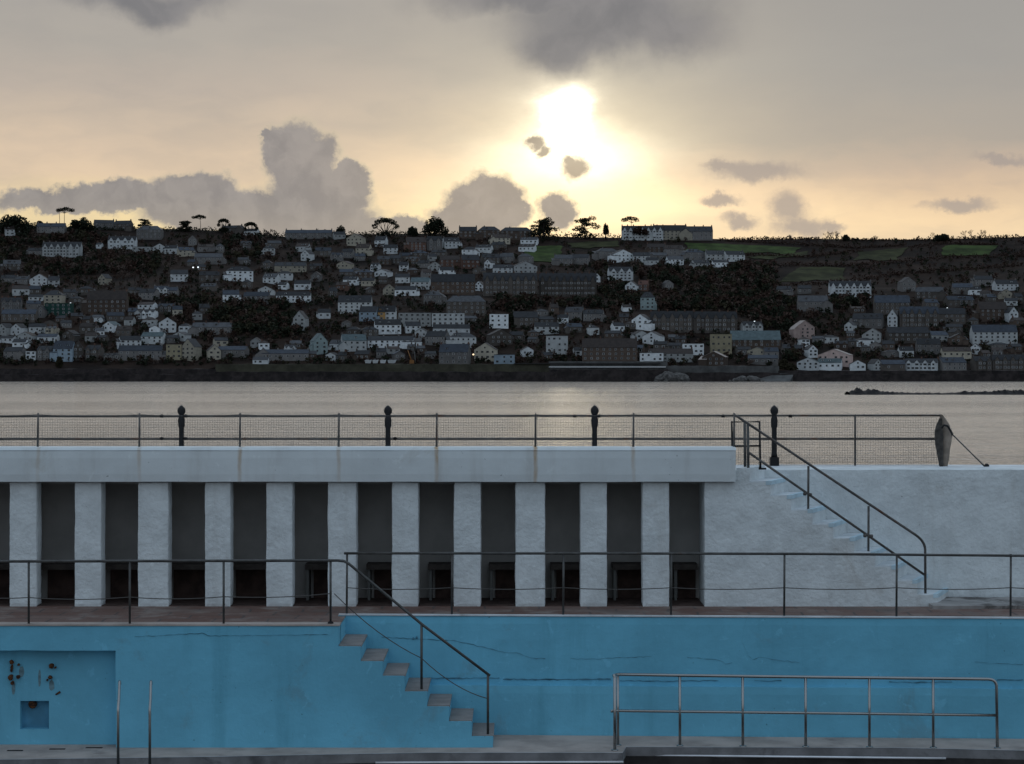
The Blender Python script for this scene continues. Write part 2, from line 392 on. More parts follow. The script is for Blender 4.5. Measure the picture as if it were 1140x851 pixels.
for i in range(9):
    b = MB().box(sx_(i+1)-.075, sx_(i+1)+.012, YC-.010, YSB-.01, sz_(i)-.05, sz_(i)+.022)
    b.v = [(x+SKEW*(y-YC), y, z) for x, y, z in b.v]; b.build('nosing', M_nosing, st)
    b = MB().box(sx_(i)-.02, sx_(i+1)-.08, YC+.02, YSB-.01, sz_(i)-.02, sz_(i)+.018)
    b.v = [(x+SKEW*(y-YC), y, z) for x, y, z in b.v]; b.build('tread', M_lip, st)
xe = X_(1330, 37.9)
zt2 = Z_(522.5, 37.9)
bw = MB().rbox(xs0+.1, xe, YSB, 38.5, FLOOR-.05, zt2, .16, .014, 1.8)
wl = bw.build('white_wall', M_white)
tag(wl, 'plain white roughcast wall rising behind the stairs at the pool edge', 'wall')
kb = MB().rbox(X_(1040,36.3), xe, 36.45, 37.88, FLOOR-.04, FLOOR+.07, .15, .012, 2.).build('wall_plinth', mat('stained_plinth', (.30,.29,.28), .9, mottle=.2, scale=2, bump=.3, wear=((.06,.055,.05), 1.2, .5, .8)))
tag(kb, 'low stained concrete plinth along the foot of the white wall', 'plinth')
# upper walk (slab) and sea-side wall
uw = MB().box(xL, xe, 38.5, 39.75, 4.0, zt2-.004).box(xL, xs0+.1, 37.36, 38.5, zb+.11, zt2-.004)
struct(uw.build('upper_walk', M_lip))
sw = MB().rbox(xL, xe, 39.76, 40.1, -1.5, zt2-.012, .5, .02, .8).build('outer_sea_wall', M_conc)
tag(sw, 'outer concrete sea wall under the upper walk', 'wall')

# --- railing on the sea side of the upper walk
YR = 39.3
zf = zt2
rl = thing('seafront_railing', (X_(560,YR), YR, zf), 'black iron railing with ball topped bollards and wire netting along the sea', 'railing')
for px, base in ((-30,0),(202,0),(432,0),(662,0),(862,1)):
    x = X_(px, YR)
    b = MB()
    b.box(x-.085, x+.085, YR-.085, YR+.085, zf, zf+.17)
    b.lathe((x, YR, zf), [(.066,.17),(.053,.24),(.050,.74),(.064,.78),(.070,.90),(.058,.95),(.045,.985),(.045,1.0),(.074,1.04),(.083,1.09),(.070,1.135),(.040,1.165),(.012,1.19)], 14)
    b.build('bollard', M_iron, rl)
rails_ = {}
for py in (463.4, 488.6):
    rails_[py] = MB().tube([W(-60,py+.3,YR), W(1046,py-.6 if py < 470 else py+.2,YR)], .021).build('rail', M_rustrail, rl)
for px in (952, 1047.2):
    MB().tube([W(px,518.5,YR), W(px,461.5,YR)], .021).build('post', M_rustrail, rl)
for px in (180,206.5,440,640,667,805,440,880):
    for py in (463.4, 488.6):
        if (px*7+int(py)) % 3:
            p = W(px,py,YR); MB().lathe((p.x, p.y, p.z-.03), [(.02,0),(.042,.012),(.042,.05),(.02,.062)], 8).build('coupling', M_iron, rails_[py])
nb = MB()
x0, x1, z0, z1 = X_(-60,YR), X_(1045,YR), zf+.01, Z_(465,YR)
def wireq(a, b_, r):
    a, b_ = Vector(a), Vector(b_); dx = Vector((r,0,0)) if abs(a.z-b_.z) > .1 else Vector((0,0,r)); dy = Vector((0,r,0))
    nb.add([a-dx-dy,a+dx-dy,a+dx*0+dy,b_-dx-dy,b_+dx-dy,b_+dx*0+dy], [(0,1,4,3),(1,2,5,4),(2,0,3,5)])
n = int((x1-x0)/.05)
for i in range(n+1):
    x = x0+(x1-x0)*i/n; wireq((x,YR-.03,z0+.008*math.sin(i*.13)), (x+.01*math.sin(i*.21),YR-.03,z1+.006*math.sin(i*.09)), .0019)
for k in range(20):
    z = z0+(z1-z0)*k/19
    for i in range(0, 40):
        xa, xb = x0+(x1-x0)*i/40, x0+(x1-x0)*(i+1)/40
        nb_z = lambda q: z+.012*noise.noise(Vector((q*.8, k*.3, 0)))
        wireq((xa,YR-.03,nb_z(xa)), (xb,YR-.03,nb_z(xb)), .0019)
nb.build('wire_netting', M_wire, rl)

# --- thin fence standing on the parapet
YF = 37.05
fn = thing('parapet_fence', (X_(430,YF), YF, zt), 'thin rusty posts joined by a sagging wire on top of the white parapet', 'fence')
pts = []
for px in [-75] + post_px:
    MB().tube([W(px, 501.5, YF), W(px+.4, 460, YF)], [.022,.017], 8).build('post', M_rustrail, fn)
    pts.append(W(px+.3, 462, YF))
w = []
for a, c in zip(pts[:-1], pts[1:]): w += sag(a, c, .022, 8)[:-1]
MB().tube(w+[pts[-1]], .007, 5).build('wire', M_wire, fn)

# --- small gate frame at the head of the stairs
YG = 37.5
gt = thing('stair_gate', W(830,521,YG), 'small black tubular gate frame standing open at the top of the white stairs', 'gate')
MB().tube([W(815.5,498,YG), W(814.5,470,YG), W(845.5,469.5,YG), W(846.5,521.5,YG)], .022, 8).build('gate_frame', M_iron, gt)
MB().tube([W(815.5,497,YG), W(846,496.5,YG)], .018, 8).build('bar', M_iron, gt)
MB().tube([W(829.6,523,YG), W(829.2,470,YG)], .026, 8).build('hanging_post', M_galv, gt)
MB().tube([W(823,522,YG), W(853,522,YG)], .018, 8).build('ground_bar', M_iron, gt)

# --- handrail of the white stairs
YH = 36.95
hr = thing('stair_handrail', W(930,600,YH), 'dark tubular handrail sloping down the white staircase with two rails', 'handrail')
r = .024
a = W(821,464,YH); c = W(1019,595.5,YH)
MB().tube([W(818,462.5,YH), a, c] + bez(c, W(1029.5,602.5,YH), W(1030,612,YH), 6)[1:] + [W(1030.3,677,YH)], r).build('top_rail', M_rustrail, hr)
MB().tube([W(832,503,YH), W(1029,640,YH)], r*.95).build('lower_rail', M_rustrail, hr)
MB().tube([W(833.2,537,YH), W(832.6,473,YH)], .026).build('post', M_galv, hr)
for px, t_, bt in ((900,519,582),(967,563.5,627)):
    MB().tube([W(px,t_,YH), W(px-.3,bt,YH)], r*.9).build('post', M_rustrail, hr)
for px, py in ((896,550),(902,551),(963,596.5),(970,597)):
    p = W(px,py,YH); MB().lathe((p.x,p.y,p.z-.03), [(.024,0),(.034,.01),(.034,.05),(.024,.06)], 8).build('clamp', M_rustrail, hr)

# --- furled canvas roll tied to the end post, and its stay
YB2 = 39.15
bn = thing('canvas_bundle', W(1050,524,YB2), 'furled tan canvas and dark net tied to the end of the railing', 'canvas bundle')
def lens(prof, mi):
    b = MB(); n = 14; vs_ = []
    for (py, xa, xb) in prof:
        A, B = W(xa,py,YB2), W(xb,py,YB2)
        for k in range(n):
            th = 2*math.pi*k/n
            c_ = (A+B)/2; rx = (B.x-A.x)/2
            wv = 1+.10*math.sin(3*th+py*.3)
            vs_.append((c_.x+rx*math.cos(th)*wv, c_.y+max(.05,rx*.7)*math.sin(th)*wv, c_.z))
    m_ = len(prof)
    fs = [(i*n+k, i*n+(k+1)%n, (i+1)*n+(k+1)%n, (i+1)*n+k) for i in range(m_-1) for k in range(n)] + [tuple(range(n)), tuple(range((m_-1)*n, m_*n))]
    return b.add(vs_, fs, mi, True)
lens([(462,1047,1049.5),(467,1047,1053),(473,1046.5,1057),(480,1046.8,1059.5),(485,1047.5,1060),(492,1047.6,1059),(500,1047.5,1058),(510,1048,1056.6),(519.5,1049,1055)], 0).build('canvas', M_canvas, bn)
YB2 = 39.05
lens([(466,1045.8,1048.6),(473,1042.5,1049),(480,1040.8,1049.5),(487,1040.2,1050),(496,1041.5,1050),(505,1043,1050),(515,1045,1050),(524,1046.5,1050)], 0).build('net_roll', M_netdark, bn)
MB().tube([W(1048.5,476.5,38.9), W(1051,473.5,38.85), W(1055,474.5,38.85), W(1058.5,480,38.9), W(1060.3,484,39.0)], .022, 8).build('strap', M_iron, bn)
sy = thing('stay_rod', W(1098,521.7,38.95), 'thin slanting stay rod bolted to the top of the white wall', 'stay')
MB().tube([W(1060,483.6,39.1), W(1098,521.3,38.95)], .013, 8).build('rod', M_galv, sy)
p = W(1098.5,522,38.95); MB().lathe((p.x,p.y,zf), [(.05,0),(.05,.03),(.03,.05),(.012,.06)], 10).build('foot', M_iron, sy)

# --- terrace in front of the shelter
def yr(x): return 35.3-(x+1.1)*.040      # edge of the terrace above the right-hand blue wall
M_pave = bpy.data.materials.new('brown_slab_paving'); M_pave.use_nodes = True
T = NT(M_pave.node_tree); p = T.n['Principled BSDF']
pos = T.new('ShaderNodeNewGeometry').outputs['Position']
bt = T.new('ShaderNodeTexBrick'); T.l.new(T.v('ADD', pos, T.v('MULTIPLY', T.v('SUBTRACT', T.noise(pos, 1.3, 4, out='Color'), (.5,.5,.5)), (.18,.10,0))), bt.inputs['Vector'])
bt.inputs['Scale'].default_value = 1.0; bt.inputs['Brick Width'].default_value = .95; bt.inputs['Row Height'].default_value = .48; bt.inputs['Mortar Size'].default_value = .022
bt.inputs['Color1'].default_value = (.135,.07,.052,1); bt.inputs['Color2'].default_value = (.165,.105,.085,1); bt.inputs['Mortar'].default_value = (.07,.055,.05,1)
c = T.mix(T.mr(T.noise(pos, 1.8, 7, .65), .45, .7), bt.outputs[0], (.24,.195,.17))
c = T.mix(T.mr(T.noise(pos, .9, 6, .6), .55, .75, 0, .8), c, (.06,.045,.04))
T.l.new(c, p.inputs['Base Color']); p.inputs['Roughness'].default_value = .8
bm_ = T.new('ShaderNodeBump'); bm_.inputs['Strength'].default_value = .5; bm_.inputs['Distance'].default_value = .03
T.l.new(T.noise(pos, 8, 6), bm_.inputs['Height']); T.l.new(bm_.outputs[0], p.inputs['Normal'])
xl0, xk, xr = X_(-140,33.9), X_(377,33.94), X_(1330,35)
YL = 33.94
pv = MB().add([(xl0,YL+.28,FLOOR),(xk,YL+.28,FLOOR),(xk,yr(xk)+.06,FLOOR),(xr,yr(xr)+.06,FLOOR),(xr,37.95,FLOOR),(xl0,37.95,FLOOR)], [(0,1,2,3,4,5)])
struct(pv.build('terrace_paving', M_pave))

# --- front (left) blue wall with its recess
bl = thing('blue_wall', (X_(200,YL), YL, DECK), 'blue painted pool wall with a shallow square recess and rusty fittings', 'wall')
zb0 = 1.45
xr1, xr2 = X_(-62,YL), X_(129,YL); zr = Z_(724.5,YL)
b = MB()
ztop = FLOOR+.012
b.rbox(xl0, xk, YL, YL+.28, zr, ztop, .14, .009, 1.5, soft=0)            # above the recess
b.rbox(xr2, xk, YL, YL+.28, zb0, zr, .14, .009, 1.5, soft=0)              # to the right of it
b.rbox(xl0, xr1, YL, YL+.28, zb0, zr, .3, .009, 1.5, soft=0)
b.box(xl0, xk, YL+.46, yr(xk)+.4, zb0, FLOOR-.02)                  # core
b.build('wall_face', M_blue, bl)
# back of the recess with a niche let into it
n0, n1 = X_(22.5,YL+.28), X_(54.5,YL+.28); nz0, nz1 = Z_(812,YL+.28), Z_(780.5,YL+.28)
b = MB()
yb0, yb1 = YL+.28, YL+.46
b.box(xr1-.05, n0, yb0, yb1, zb0, zr+.05).box(n1, xr2+.05, yb0, yb1, zb0, zr+.05).box(n0, n1, yb0, yb1, nz1, zr+.05).box(n0, n1, yb0, yb1, zb0, nz0)
b.build('recess_back', M_blue, bl)
MB().box(n0-.02, n1+.02, YL+.435, YL+.458, nz0-.02, nz1+.02).build('niche_back', M_bluedark, bl)
MB().box(xl0, xk+.02, YL-.015, YL+.30, ztop+.002, ztop+.03).build('coping', M_conc, bl)
# hairline crack and old filler line under the coping
def crack(b, pts, w, y, z_of=None):
    rng = random.Random(len(pts)*31+int(pts[0][0]))
    fine = []
    for (x0_, y0_), (x1_, y1_) in zip(pts[:-1], pts[1:]):
        k = max(2, int(abs(x1_-x0_)/4))
        for i in range(k): fine.append((x0_+(x1_-x0_)*i/k, y0_+(y1_-y0_)*i/k+rng.uniform(-.5,.5)))
    fine.append(pts[-1])
    v = []
    for px, py in fine:
        ww = w*rng.uniform(.2,.85); Y = y(px) if callable(y) else y
        v += [W(px, py-ww/2, Y), W(px, py+ww/2, Y)]
    b.add(v, [(2*i, 2*i+2, 2*i+3, 2*i+1) for i in range(len(fine)-1)])
b = MB(); crack(b, [(150,709),(190,707),(225,705),(232,708),(300,707.5),(365,706.5)], 1.0, YL-.016)
b.build('crack', M_crack, bl)

def tubpipe(pts, r, px): pass
for i, (cx, cy_, rows, lab) in enumerate((
    (14.5, 747, [(13.5,737,3.2,3),(13.5,744,2.4,5),(21.5,740,2,2.4),(12.5,754,4,3.5),(21,753.5,3,3),(14.5,760,3.2,3)], 'long rusty bracket stump of two bolts in the recess of the blue wall'),
    (57, 747, [(58,741,4.4,3.2),(62,743,2,2),(56.5,754,4,2.4),(53,757,2.4,1.6)], 'short rusty bracket stump nearer the recess corner of the blue wall'))):
    br = thing('rusty_bracket', W(cx,cy_,YL+.28), lab, 'bracket', 'rusted bracket stumps')
    for (px, py, w_, h_) in rows:
        w_, h_ = w_*1.25, h_*1.7
        A = W(px-w_/2, py+h_/2, YL+.28); B = W(px+w_/2, py-h_/2, YL+.28)
        MB().rbox(A.x, B.x, YL+.20, YL+.285, A.z, B.z, .03, .012, 14, seed=px).build('stub', M_rust, br)
b = MB()
for px, py, w_, h_ in ((15,766,4,16),(57.5,763,6,12),(24,748,6,12),(44,755,3,20)):
    A = W(px,py,YL+.277); 
    vs_ = []
    for k in range(12):
        th = 2*math.pi*k/12; rr = 1+.3*noise.noise(Vector((px,k*.9,0)))
        vs_.append((A.x+math.cos(th)*w_/2*.0153*rr, A.y, A.z+math.sin(th)*h_/2*.0153*rr))
    b.add(vs_, [tuple(range(12))])
b.build('rust_stain', mat('rust_wash', (.14,.24,.28), .8, mottle=.3, scale=10), bl)
hp = W(37.5,783.5,YL+.44)
hs = MB().lathe((hp.x, 0, 0), [(.07,0),(.075,.06),(.055,.08)], 12)
hs.v = [(x, hp.y-.02-z*1.0, hp.z+y) for x, y, z in hs.v]
tag(hs.build('drain_spout', M_rust), 'dark rusty drain spout at the top of the small niche', 'drain')
sc_ = MB().tube([W(62,773.5,YL+.27), W(67,770.5,YL+.27)], [.012,.02], 6).build('iron_stub', M_rust)
tag(sc_, 'small bent iron stub above the niche in the recess', 'iron stub')

# --- blue staircase from the terrace to the deck
bs = thing('blue_staircase', (X_(460,YL), YL, DECK), 'blue sided concrete steps running down along the pool wall', 'staircase')
nose = [(377,401.5,720),(401.5,426,736.5),(426,450.5,753),(450.5,475.5,770),(475.5,500,787),(500,525,803.5),(525,549,820)]
side = MB(); 
for i, (a, c, py) in enumerate(nose):
    xa, xb, z = X_(a,YL), X_(c,YL), Z_(py,YL)
    yb_ = yr(xa)+.0
    side.rbox(xa, xb, YL, yb_-.01, zb0, z, .14, .009, 1.5, soft=0)
    MB().box(xa+.003, xb+.012, YL+.035, yb_-.012, z-.01, z+.022).build('tread', M_tread, bs)
side.build('side_wall', M_blue, bs)

# --- right-hand blue wall with its ledge
rw = thing('blue_wall', (X_(820,35.3), 35.3, DECK), 'long blue painted pool wall with a narrow ledge and wandering cracks, below the white wall', 'wall')
def strip_wall(x0, x1, off0, off1, z0, z1, step=.14):
    """rbox following the slanting line yr(x)"""
    b = MB().rbox(x0, x1, off0, off1, z0, z1, step, .009, 1.5)
    b.v = [(x, y+yr(x), z) for x, y, z in b.v]; return b
xw0, xw1 = X_(377,35.6), X_(1330,35)
zl = Z_(759.5, 35.45)
strip_wall(xw0, xw1, 0, .072, zb0, FLOOR+.022).build('wall_face', M_blue, rw)
strip_wall(xw0+.5, xw1, -.15, 0.02, zb0, zl).build('ledge', M_blue, rw)
b = MB().box(xw0+.02, xw1, -.012, .075, FLOOR+.019, FLOOR+.042); b.v = [(x, y+yr(x), z) for x, y, z in b.v]; b.build('coping', M_lip, rw)
yw = lambda px: yr(X_(px,35.4))-.012
b = MB()
crack(b, [(425,709.5),(470,712),(505,713.5),(515,715.5),(560,726),(575,727),(592,733),(607,733.5)], 1.1, yw)
crack(b, [(635,733.5),(665,734),(690,732.5),(725,731)], 1.0, yw)
crack(b, [(765,732),(800,735),(808,739),(815,738)], .7, yw)
crack(b, [(838,735),(845,732),(860,734),(890,738)], .9, yw)
crack(b, [(832,686),(828,700),(826,715),(833,730),(838,735)], .5, yw)
crack(b, [(1085,737),(1110,739),(1139,740)], .8, yw)
b.build('crack', M_crack, rw)
b = MB()
for a, c, py, w_ in ((475,556,755,2.2),(560,680,756.3,2.6),(690,800,758,1.5),(840,870,758,1.6),(990,1060,759.5,1.8),(1110,1139,757,2)):
    crack(b, [(a,py),((a+c)/2,py+.5),(c,py)], w_, yw)
b.build('ledge_line', M_crack, rw)  # thin dark line just above the ledge
for px, py in ((460,711),(464,710)):
    q = W(px, py, yw(px)); MB().lathe((q.x, q.y, q.z-.02), [(.012,0),(.022,.02),(.01,.045)], 7).build('stain_plug', M_crack, rw)

# --- rails along the terrace edge
def wire_run(ps, drop, r=.008):
    w = []
    for a, c in zip(ps[:-1], ps[1:]): w += sag(a, c, drop, 8)[:-1]
    return MB().tube(w+[ps[-1]], r, 6)
tr = thing('terrace_railing', (X_(750,35.4), 35.4, FLOOR), 'long single tube railing with a slack wire at the terrace edge before the white wall', 'railing')
YY = lambda px: yr(X_(px,35.3))+.06
posts = [386,503,627,747,873,998,1125,1252]
q = lambda px, py: W(px, py, YY(px))
MB().tube([q(383,616.2), q(700,616.4), q(900,616.8), q(1260,620)], .023).build('top_rail', M_galv, tr)
for px in posts:
    MB().tube([q(px,684.5 if px < 800 else 686), q(px+.4,617)], .019).build('post', M_galv, tr)
wire_run([q(px,654.5) for px in posts], .03).build('wire', M_wire, tr)
tl = thing('terrace_railing', (X_(190,YL+.1), YL+.1, FLOOR), 'tube railing with slack wire at the paved terrace edge, turning down the blue steps', 'railing')
YT = YL+.10
q = lambda px, py: W(px, py, YT)
MB().tube([q(-80,625.5), q(376,624.2), q(383,625), q(388,627.5), q(470,695.5), q(545.5,752.5)], .024).build('top_rail', M_galv, tl)
lp = [-70,32,144.5,249,368]
for px in lp: MB().tube([q(px,699), q(px,625.5)], .020).build('post', M_galv, tl)
for px, t_, bt_ in ((469.3,696,770),(543.2,752,817.5)): MB().tube([q(px,bt_), q(px,t_)], .022).build('post', M_galv, tl)
wire_run([q(-70,662),q(32,665.5),q(144.5,665),q(249,664.5),q(368,661)], .035).build('wire', M_wire, tl)
wire_run([q(372,661),q(469.3,733),q(543.2,778)], .10).build('stair_wire', M_wire, tl)
pq = q(368,702); 
MB().lathe((pq.x, pq.y, FLOOR+.045), [(.05,0),(.05,.02),(.025,.04)], 9).build('post_foot', M_iron, tl)

# --- deck beside the pool (slightly falling to the left), kerb and pool
def dk(px, py, z): 
    Y = (EYE-z)*F0/(py-PY); return (X_(px,Y), Y, z)
back = [(-140,36.0,1.555),(X_(525,34.6),36.0,1.56),(xr,36.0,1.56)]
fe = [dk(-140,848,1.56), dk(0,846,1.56), dk(230,843,1.56), dk(470,838.5,1.56), dk(693,838.5,1.56), dk(697,832,1.56), dk(1000,833,1.56), dk(1140,836,1.56), dk(1330,840,1.56)]
vs_ = []; b = MB()
for x, y, z in fe: vs_ += [(x, y, z), (x, 36.2, z)]
b.add(vs_, [(2*i, 2*i+2, 2*i+3, 2*i+1) for i in range(len(fe)-1)])
struct(b.build('pool_deck', M_conc))
# kerb face, then a ledge and the dark wall of the basin
def skirt(line, dy, z0, z1):
    b = MB(); v = []
    for x, y, _ in line: v += [(x, y+dy, z0), (x, y+dy, z1)]
    return b.add(v, [(2*i, 2*i+2, 2*i+3, 2*i+1) for i in range(len(line)-1)])
kl = [(x, y, z) for x, y, z in fe]
kb2 = skirt(kl, 0, 1.41, 1.558)
kb2.add([(x, y-o, 1.562) for x, y, z in kl for o in (.004, -.05)], [(2*i, 2*i+2, 2*i+3, 2*i+1) for i in range(len(kl)-1)], 1)
tag(kb2.build('pool_kerb', [mat('kerb_face', (.20,.20,.205), .8, mottle=.25, scale=2, bump=.3, wear=((.06,.06,.065), 1.0, .55, .7)), mat('kerb_nosing', (.36,.36,.36), .8, mottle=.2, scale=2)]), 'weathered grey concrete kerb along the pool edge', 'kerb')
pb = MB(); v = []
for x, y, _ in kl: v += [(x, y-.03, 1.41), (x, y+.001, 1.41), (x, y-.03, -.6)]
pb.add(v, [f for i in range(len(kl)-1) for f in ((3*i, 3*i+3, 3*i+4, 3*i+1), (3*i, 3*i+2, 3*i+5, 3*i+3))])
tag(pb.build('pool_basin_wall', M_weed), 'dark stained wall of the pool basin under the kerb', 'wall')
def strip(px0, py0, px1, py1, lab):
    z = 1.415
    A, B = Vector(dk(px0,py0,z)), Vector(dk(px1,py1,z))
    o = MB().tube([A, A.lerp(B,.5), B], .022, 8).build('edge_gleam', mat('edge_gleam_paint', (.72,.74,.77), .35, .6, mottle=.1, scale=2))  # pale tube stands in for the wet gleam on the step edge
    tag(o, lab, 'edge gleam')
strip(418,849.3,694,848.6, 'pale strip standing in for gleam along the kerb below the foot of the blue steps')
strip(700,841,1053,844.5, 'longer pale strip standing in for gleam along the kerb below the steel pool railing')
struct(MB().add([(-40,3,.35),(40,3,.35),(40,34.2,.35),(-40,34.2,.35)], [(0,1,2,3)]).build('pool_water', mat('dark_pool_water', (.012,.016,.018), .12, bump=.15, bscale=2.5, spec=.5)))
struct(MB().box(-40,40,-6,3,-1,2.2).build('near_terrace', M_conc))
for px, py, w_ in ((17,836,18),(64,834.3,18),(105,832.8,19)):
    A = dk(px-w_/2,py,1.56); B = dk(px+w_/2,py-.4,1.56)
    o = MB().box(A[0], B[0], A[1]-.035, A[1]+.035, 1.561, 1.567).build('drain_grate', M_black)
    tag(o, {17:'narrow dark drain slot on the deck, farthest from the ladder rails',64:'middle one of three narrow dark drain slots on the deck',105:'narrow dark drain slot on the deck, nearest the ladder rails'}[px], 'drain', 'deck drain slots')

# --- stainless railing by the pool
pr = thing('pool_railing', dk(900,830,1.56), 'stainless steel two rail railing standing on the deck beside the pool', 'railing')
YQ = 34.12
def q(px, py, dy=0): return W(px, py, YQ-(px-690)*.0006+dy)
end = q(1109.5,833)
MB().tube([q(684.5,755,-.45), q(683.5,752,-.42), q(688,751,0), q(757,752.2), q(897,754), q(1100,756.3)] + bez(q(1100,756.3), q(1109,756.6), q(1109.4,764), 5)[1:] + [q(1110.3,833)], .027).build('top_rail', M_steel, pr)
MB().tube([q(681,792,-.42), q(687.5,791.5), q(897,794), q(1109.5,796.5)], .024).build('lower_rail', M_steel, pr)
for px, py in ((688,829.5),(757,829.6),(827,830),(897,830.8),(968,831.6),(1039,832)):
    po_ = MB().tube([q(px,py), q(px-.2,753+(px-688)*.009)], .024).build('post', M_steel, pr)
    f = q(px,py); MB().lathe((f.x,f.y,1.562), [(.06,0),(.06,.012),(.03,.02)], 10).build('post_foot', M_steel, po_)
po_ = MB().tube([q(684.5,837.5,-.45), q(684.3,754,-.45)], .026).build('post', M_steel, pr)
f = q(684.5,836.5,-.45); MB().lathe((f.x,f.y,1.562), [(.06,0),(.06,.012),(.03,.02)], 10).build('post_foot', M_steel, po_)
f = q(1110.3,833); MB().lathe((f.x,f.y,1.562), [(.06,0),(.06,.012),(.03,.02)], 10).build('post_foot', M_steel, pr)

# --- grab rails of the pool ladder
for px, lab in ((131.5,'upright stainless ladder grab rail closer to the recessed blue panel'),(166.8,'upright stainless ladder grab rail farther from the recessed blue panel')):
    Y0 = 32.55
    A = W(px,900,Y0); B = W(px,792,Y0); C = W(px,787.5,Y0); D = W(px+.9+5.0,770.5,Y0+.42); E_ = W(px+6.9,766.8,Y0+.54)
    g = MB().tube([A, B] + bez(B, C, Vector((B.x-.008, Y0+.10, C.z+.10)), 4)[1:] + [Vector((B.x-.045, Y0+.34, C.z+.33))] + bez(Vector((B.x-.045, Y0+.34, C.z+.33)), Vector((B.x-.055, Y0+.42, C.z+.40)), Vector((B.x-.06, Y0+.45, C.z+.30)), 5)[1:], .023, 10)
    tag(g.build('ladder_grab_rail', M_steel), lab, 'grab rail', 'pool ladder grab rails')
# ================================================================ SEA, FAR SHORE, TOWN
def lerp_tab(tab, x):
    if x <= tab[0][0]: return tab[0][1]
    for (a, ya), (b, yb) in zip(tab[:-1], tab[1:]):
        if x <= b: 
            t = (x-a)/(b-a); return ya+(yb-ya)*t
    return tab[-1][1]
SKY = [(-500,247),(0,249),(45,252),(80,253),(130,255),(200,255),(260,258),(320,264),(400,261),(500,260),(560,262),(640,264),(700,265),(790,266),(830,267),(900,266),(1000,267),(1060,266),(1140,264),(1700,262)]
WTOP = [(-800,411),(236,411),(244,406),(600,406),(612,403),(738,403),(746,408),(860,409),(880,413),(1900,413)]
YW_, Y0_, YR_ = 1386., 1405., 2000.
def ground(x, y):
    px = PX + x*F0/max(y, 1200.)
    z0 = Z_(lerp_tab(WTOP, px), YW_)-.25
    if y <= Y0_: return z0
    zr = Z_(lerp_tab(SKY, px), YR_)
    t = (y-Y0_)/(YR_-Y0_)
    if t >= 1: return zr - (y-YR_)*.035 + 3*noise.noise(Vector((x*.004, y*.004, 0)))*min(1, (t-1)*4)
    w = math.sin(math.pi*min(1, max(0, t)))
    return z0+(zr-z0)*(t+.035*math.sin(t*2*math.pi)) + w*(5*noise.noise(Vector((x*.006, y*.008, 3.1)))+2*noise.noise(Vector((x*.02, y*.02, 8.))))
def hit(px, py, ymin=1408.):
    y = ymin; x = X_(px, y)
    while y < 2060:
        if ground(X_(px,y), y) >= Z_(py, y): break
        y += 1.5
    return Vector((X_(px,y), y, ground(X_(px,y), y)))

# sea
M_sea = bpy.data.materials.new('sea_water'); M_sea.use_nodes = True
T = NT(M_sea.node_tree); p = T.n['Principled BSDF']
p.inputs['Base Color'].default_value = (.030,.036,.038,1); p.inputs['Roughness'].default_value = .2; p.inputs['IOR'].default_value = 1.333
pos = T.new('ShaderNodeNewGeometry').outputs['Position']
def wv(sc, d, det): return T.noise(T.v('MULTIPLY', pos, sc), 1.0, det, .55)
h = T.m('ADD', T.m('MULTIPLY', wv((.15,.33,1), 0, 4), 1.8), T.m('ADD', T.m('MULTIPLY', wv((.025,.07,1), 0, 3), 2.4), T.m('MULTIPLY', wv((.9,1.6,1), 0, 3), .35)))
bm_ = T.new('ShaderNodeBump'); bm_.inputs['Strength'].default_value = .75; bm_.inputs['Distance'].default_value = .7
T.l.new(h, bm_.inputs['Height']); T.l.new(bm_.outputs[0], p.inputs['Normal'])
T.l.new(T.mr(T.noise(T.v('MULTIPLY', pos, (.0016,.012,1)), 1.0, 4), .4, .62, .14, .20), p.inputs['Roughness'])
struct(MB().add([(-9000,39.9,0),(9000,39.9,0),(9000,1400,0),(-9000,1400,0)], [(0,1,2,3)]).build('sea', M_sea))

# hill
M_hill = mat('winter_hillside', (.015,.0105,.0085), .95, mottle=.4, scale=.03, col2=(.032,.020,.0145), bump=.6, bscale=.3, bdist=.6, detail=9, spec=.1)
xs = [(-1000+i*12.5) for i in range(161)]
ys = [YW_-.01, YW_] + [1398] + [Y0_+i*12.4 for i in range(49)] + [2030,2060,2110,2180,2300,2500,2900]
b = MB(); n = len(xs)
b.add([(x, y, ground(x, y) if y >= YW_ else -3.) for y in ys for x in xs], [(j*n+i, j*n+i+1, (j+1)*n+i+1, (j+1)*n+i) for j in range(len(ys)-1) for i in range(n-1)], 0, True)
struct(b.build('hill', M_hill))

# ---- foliage
FOL = [mat('dark_evergreen', (.020,.024,.015), .95, spec=.1), mat('winter_brown_scrub', (.050,.031,.024), .95, spec=.1), mat('dull_olive_scrub', (.038,.034,.020), .95, spec=.1), mat('dark_bark', (.03,.024,.02), .95), mat('bare_grey_twigs', (.070,.049,.039), .95)]
rng = random.Random(5)
def leaves(b, c, r, n, s, mi=0, flat=1.0):
    """n leaf sprays scattered through an ellipsoid"""
    for _ in range(n):
        while True:
            v = Vector((rng.uniform(-1,1), rng.uniform(-1,1), rng.uniform(-1,1)))
            if .15 < v.length_squared < 1: break
        q = Vector((c[0]+v.x*r[0], c[1]+v.y*r[1], c[2]+v.z*r[2]))
        a = Vector((rng.uniform(-1,1), rng.uniform(-1,1), rng.uniform(-1,1)*flat)).normalized()*s*rng.uniform(.6,1.3)
        w = a.orthogonal().normalized(); w.rotate(Matrix.Rotation(rng.uniform(0,6.28), 3, a.normalized())); w *= s*rng.uniform(.4,.9)
        b.add([q-a, q+w, q+a*.8, q-w*.8], [(0,1,2,3)], mi)
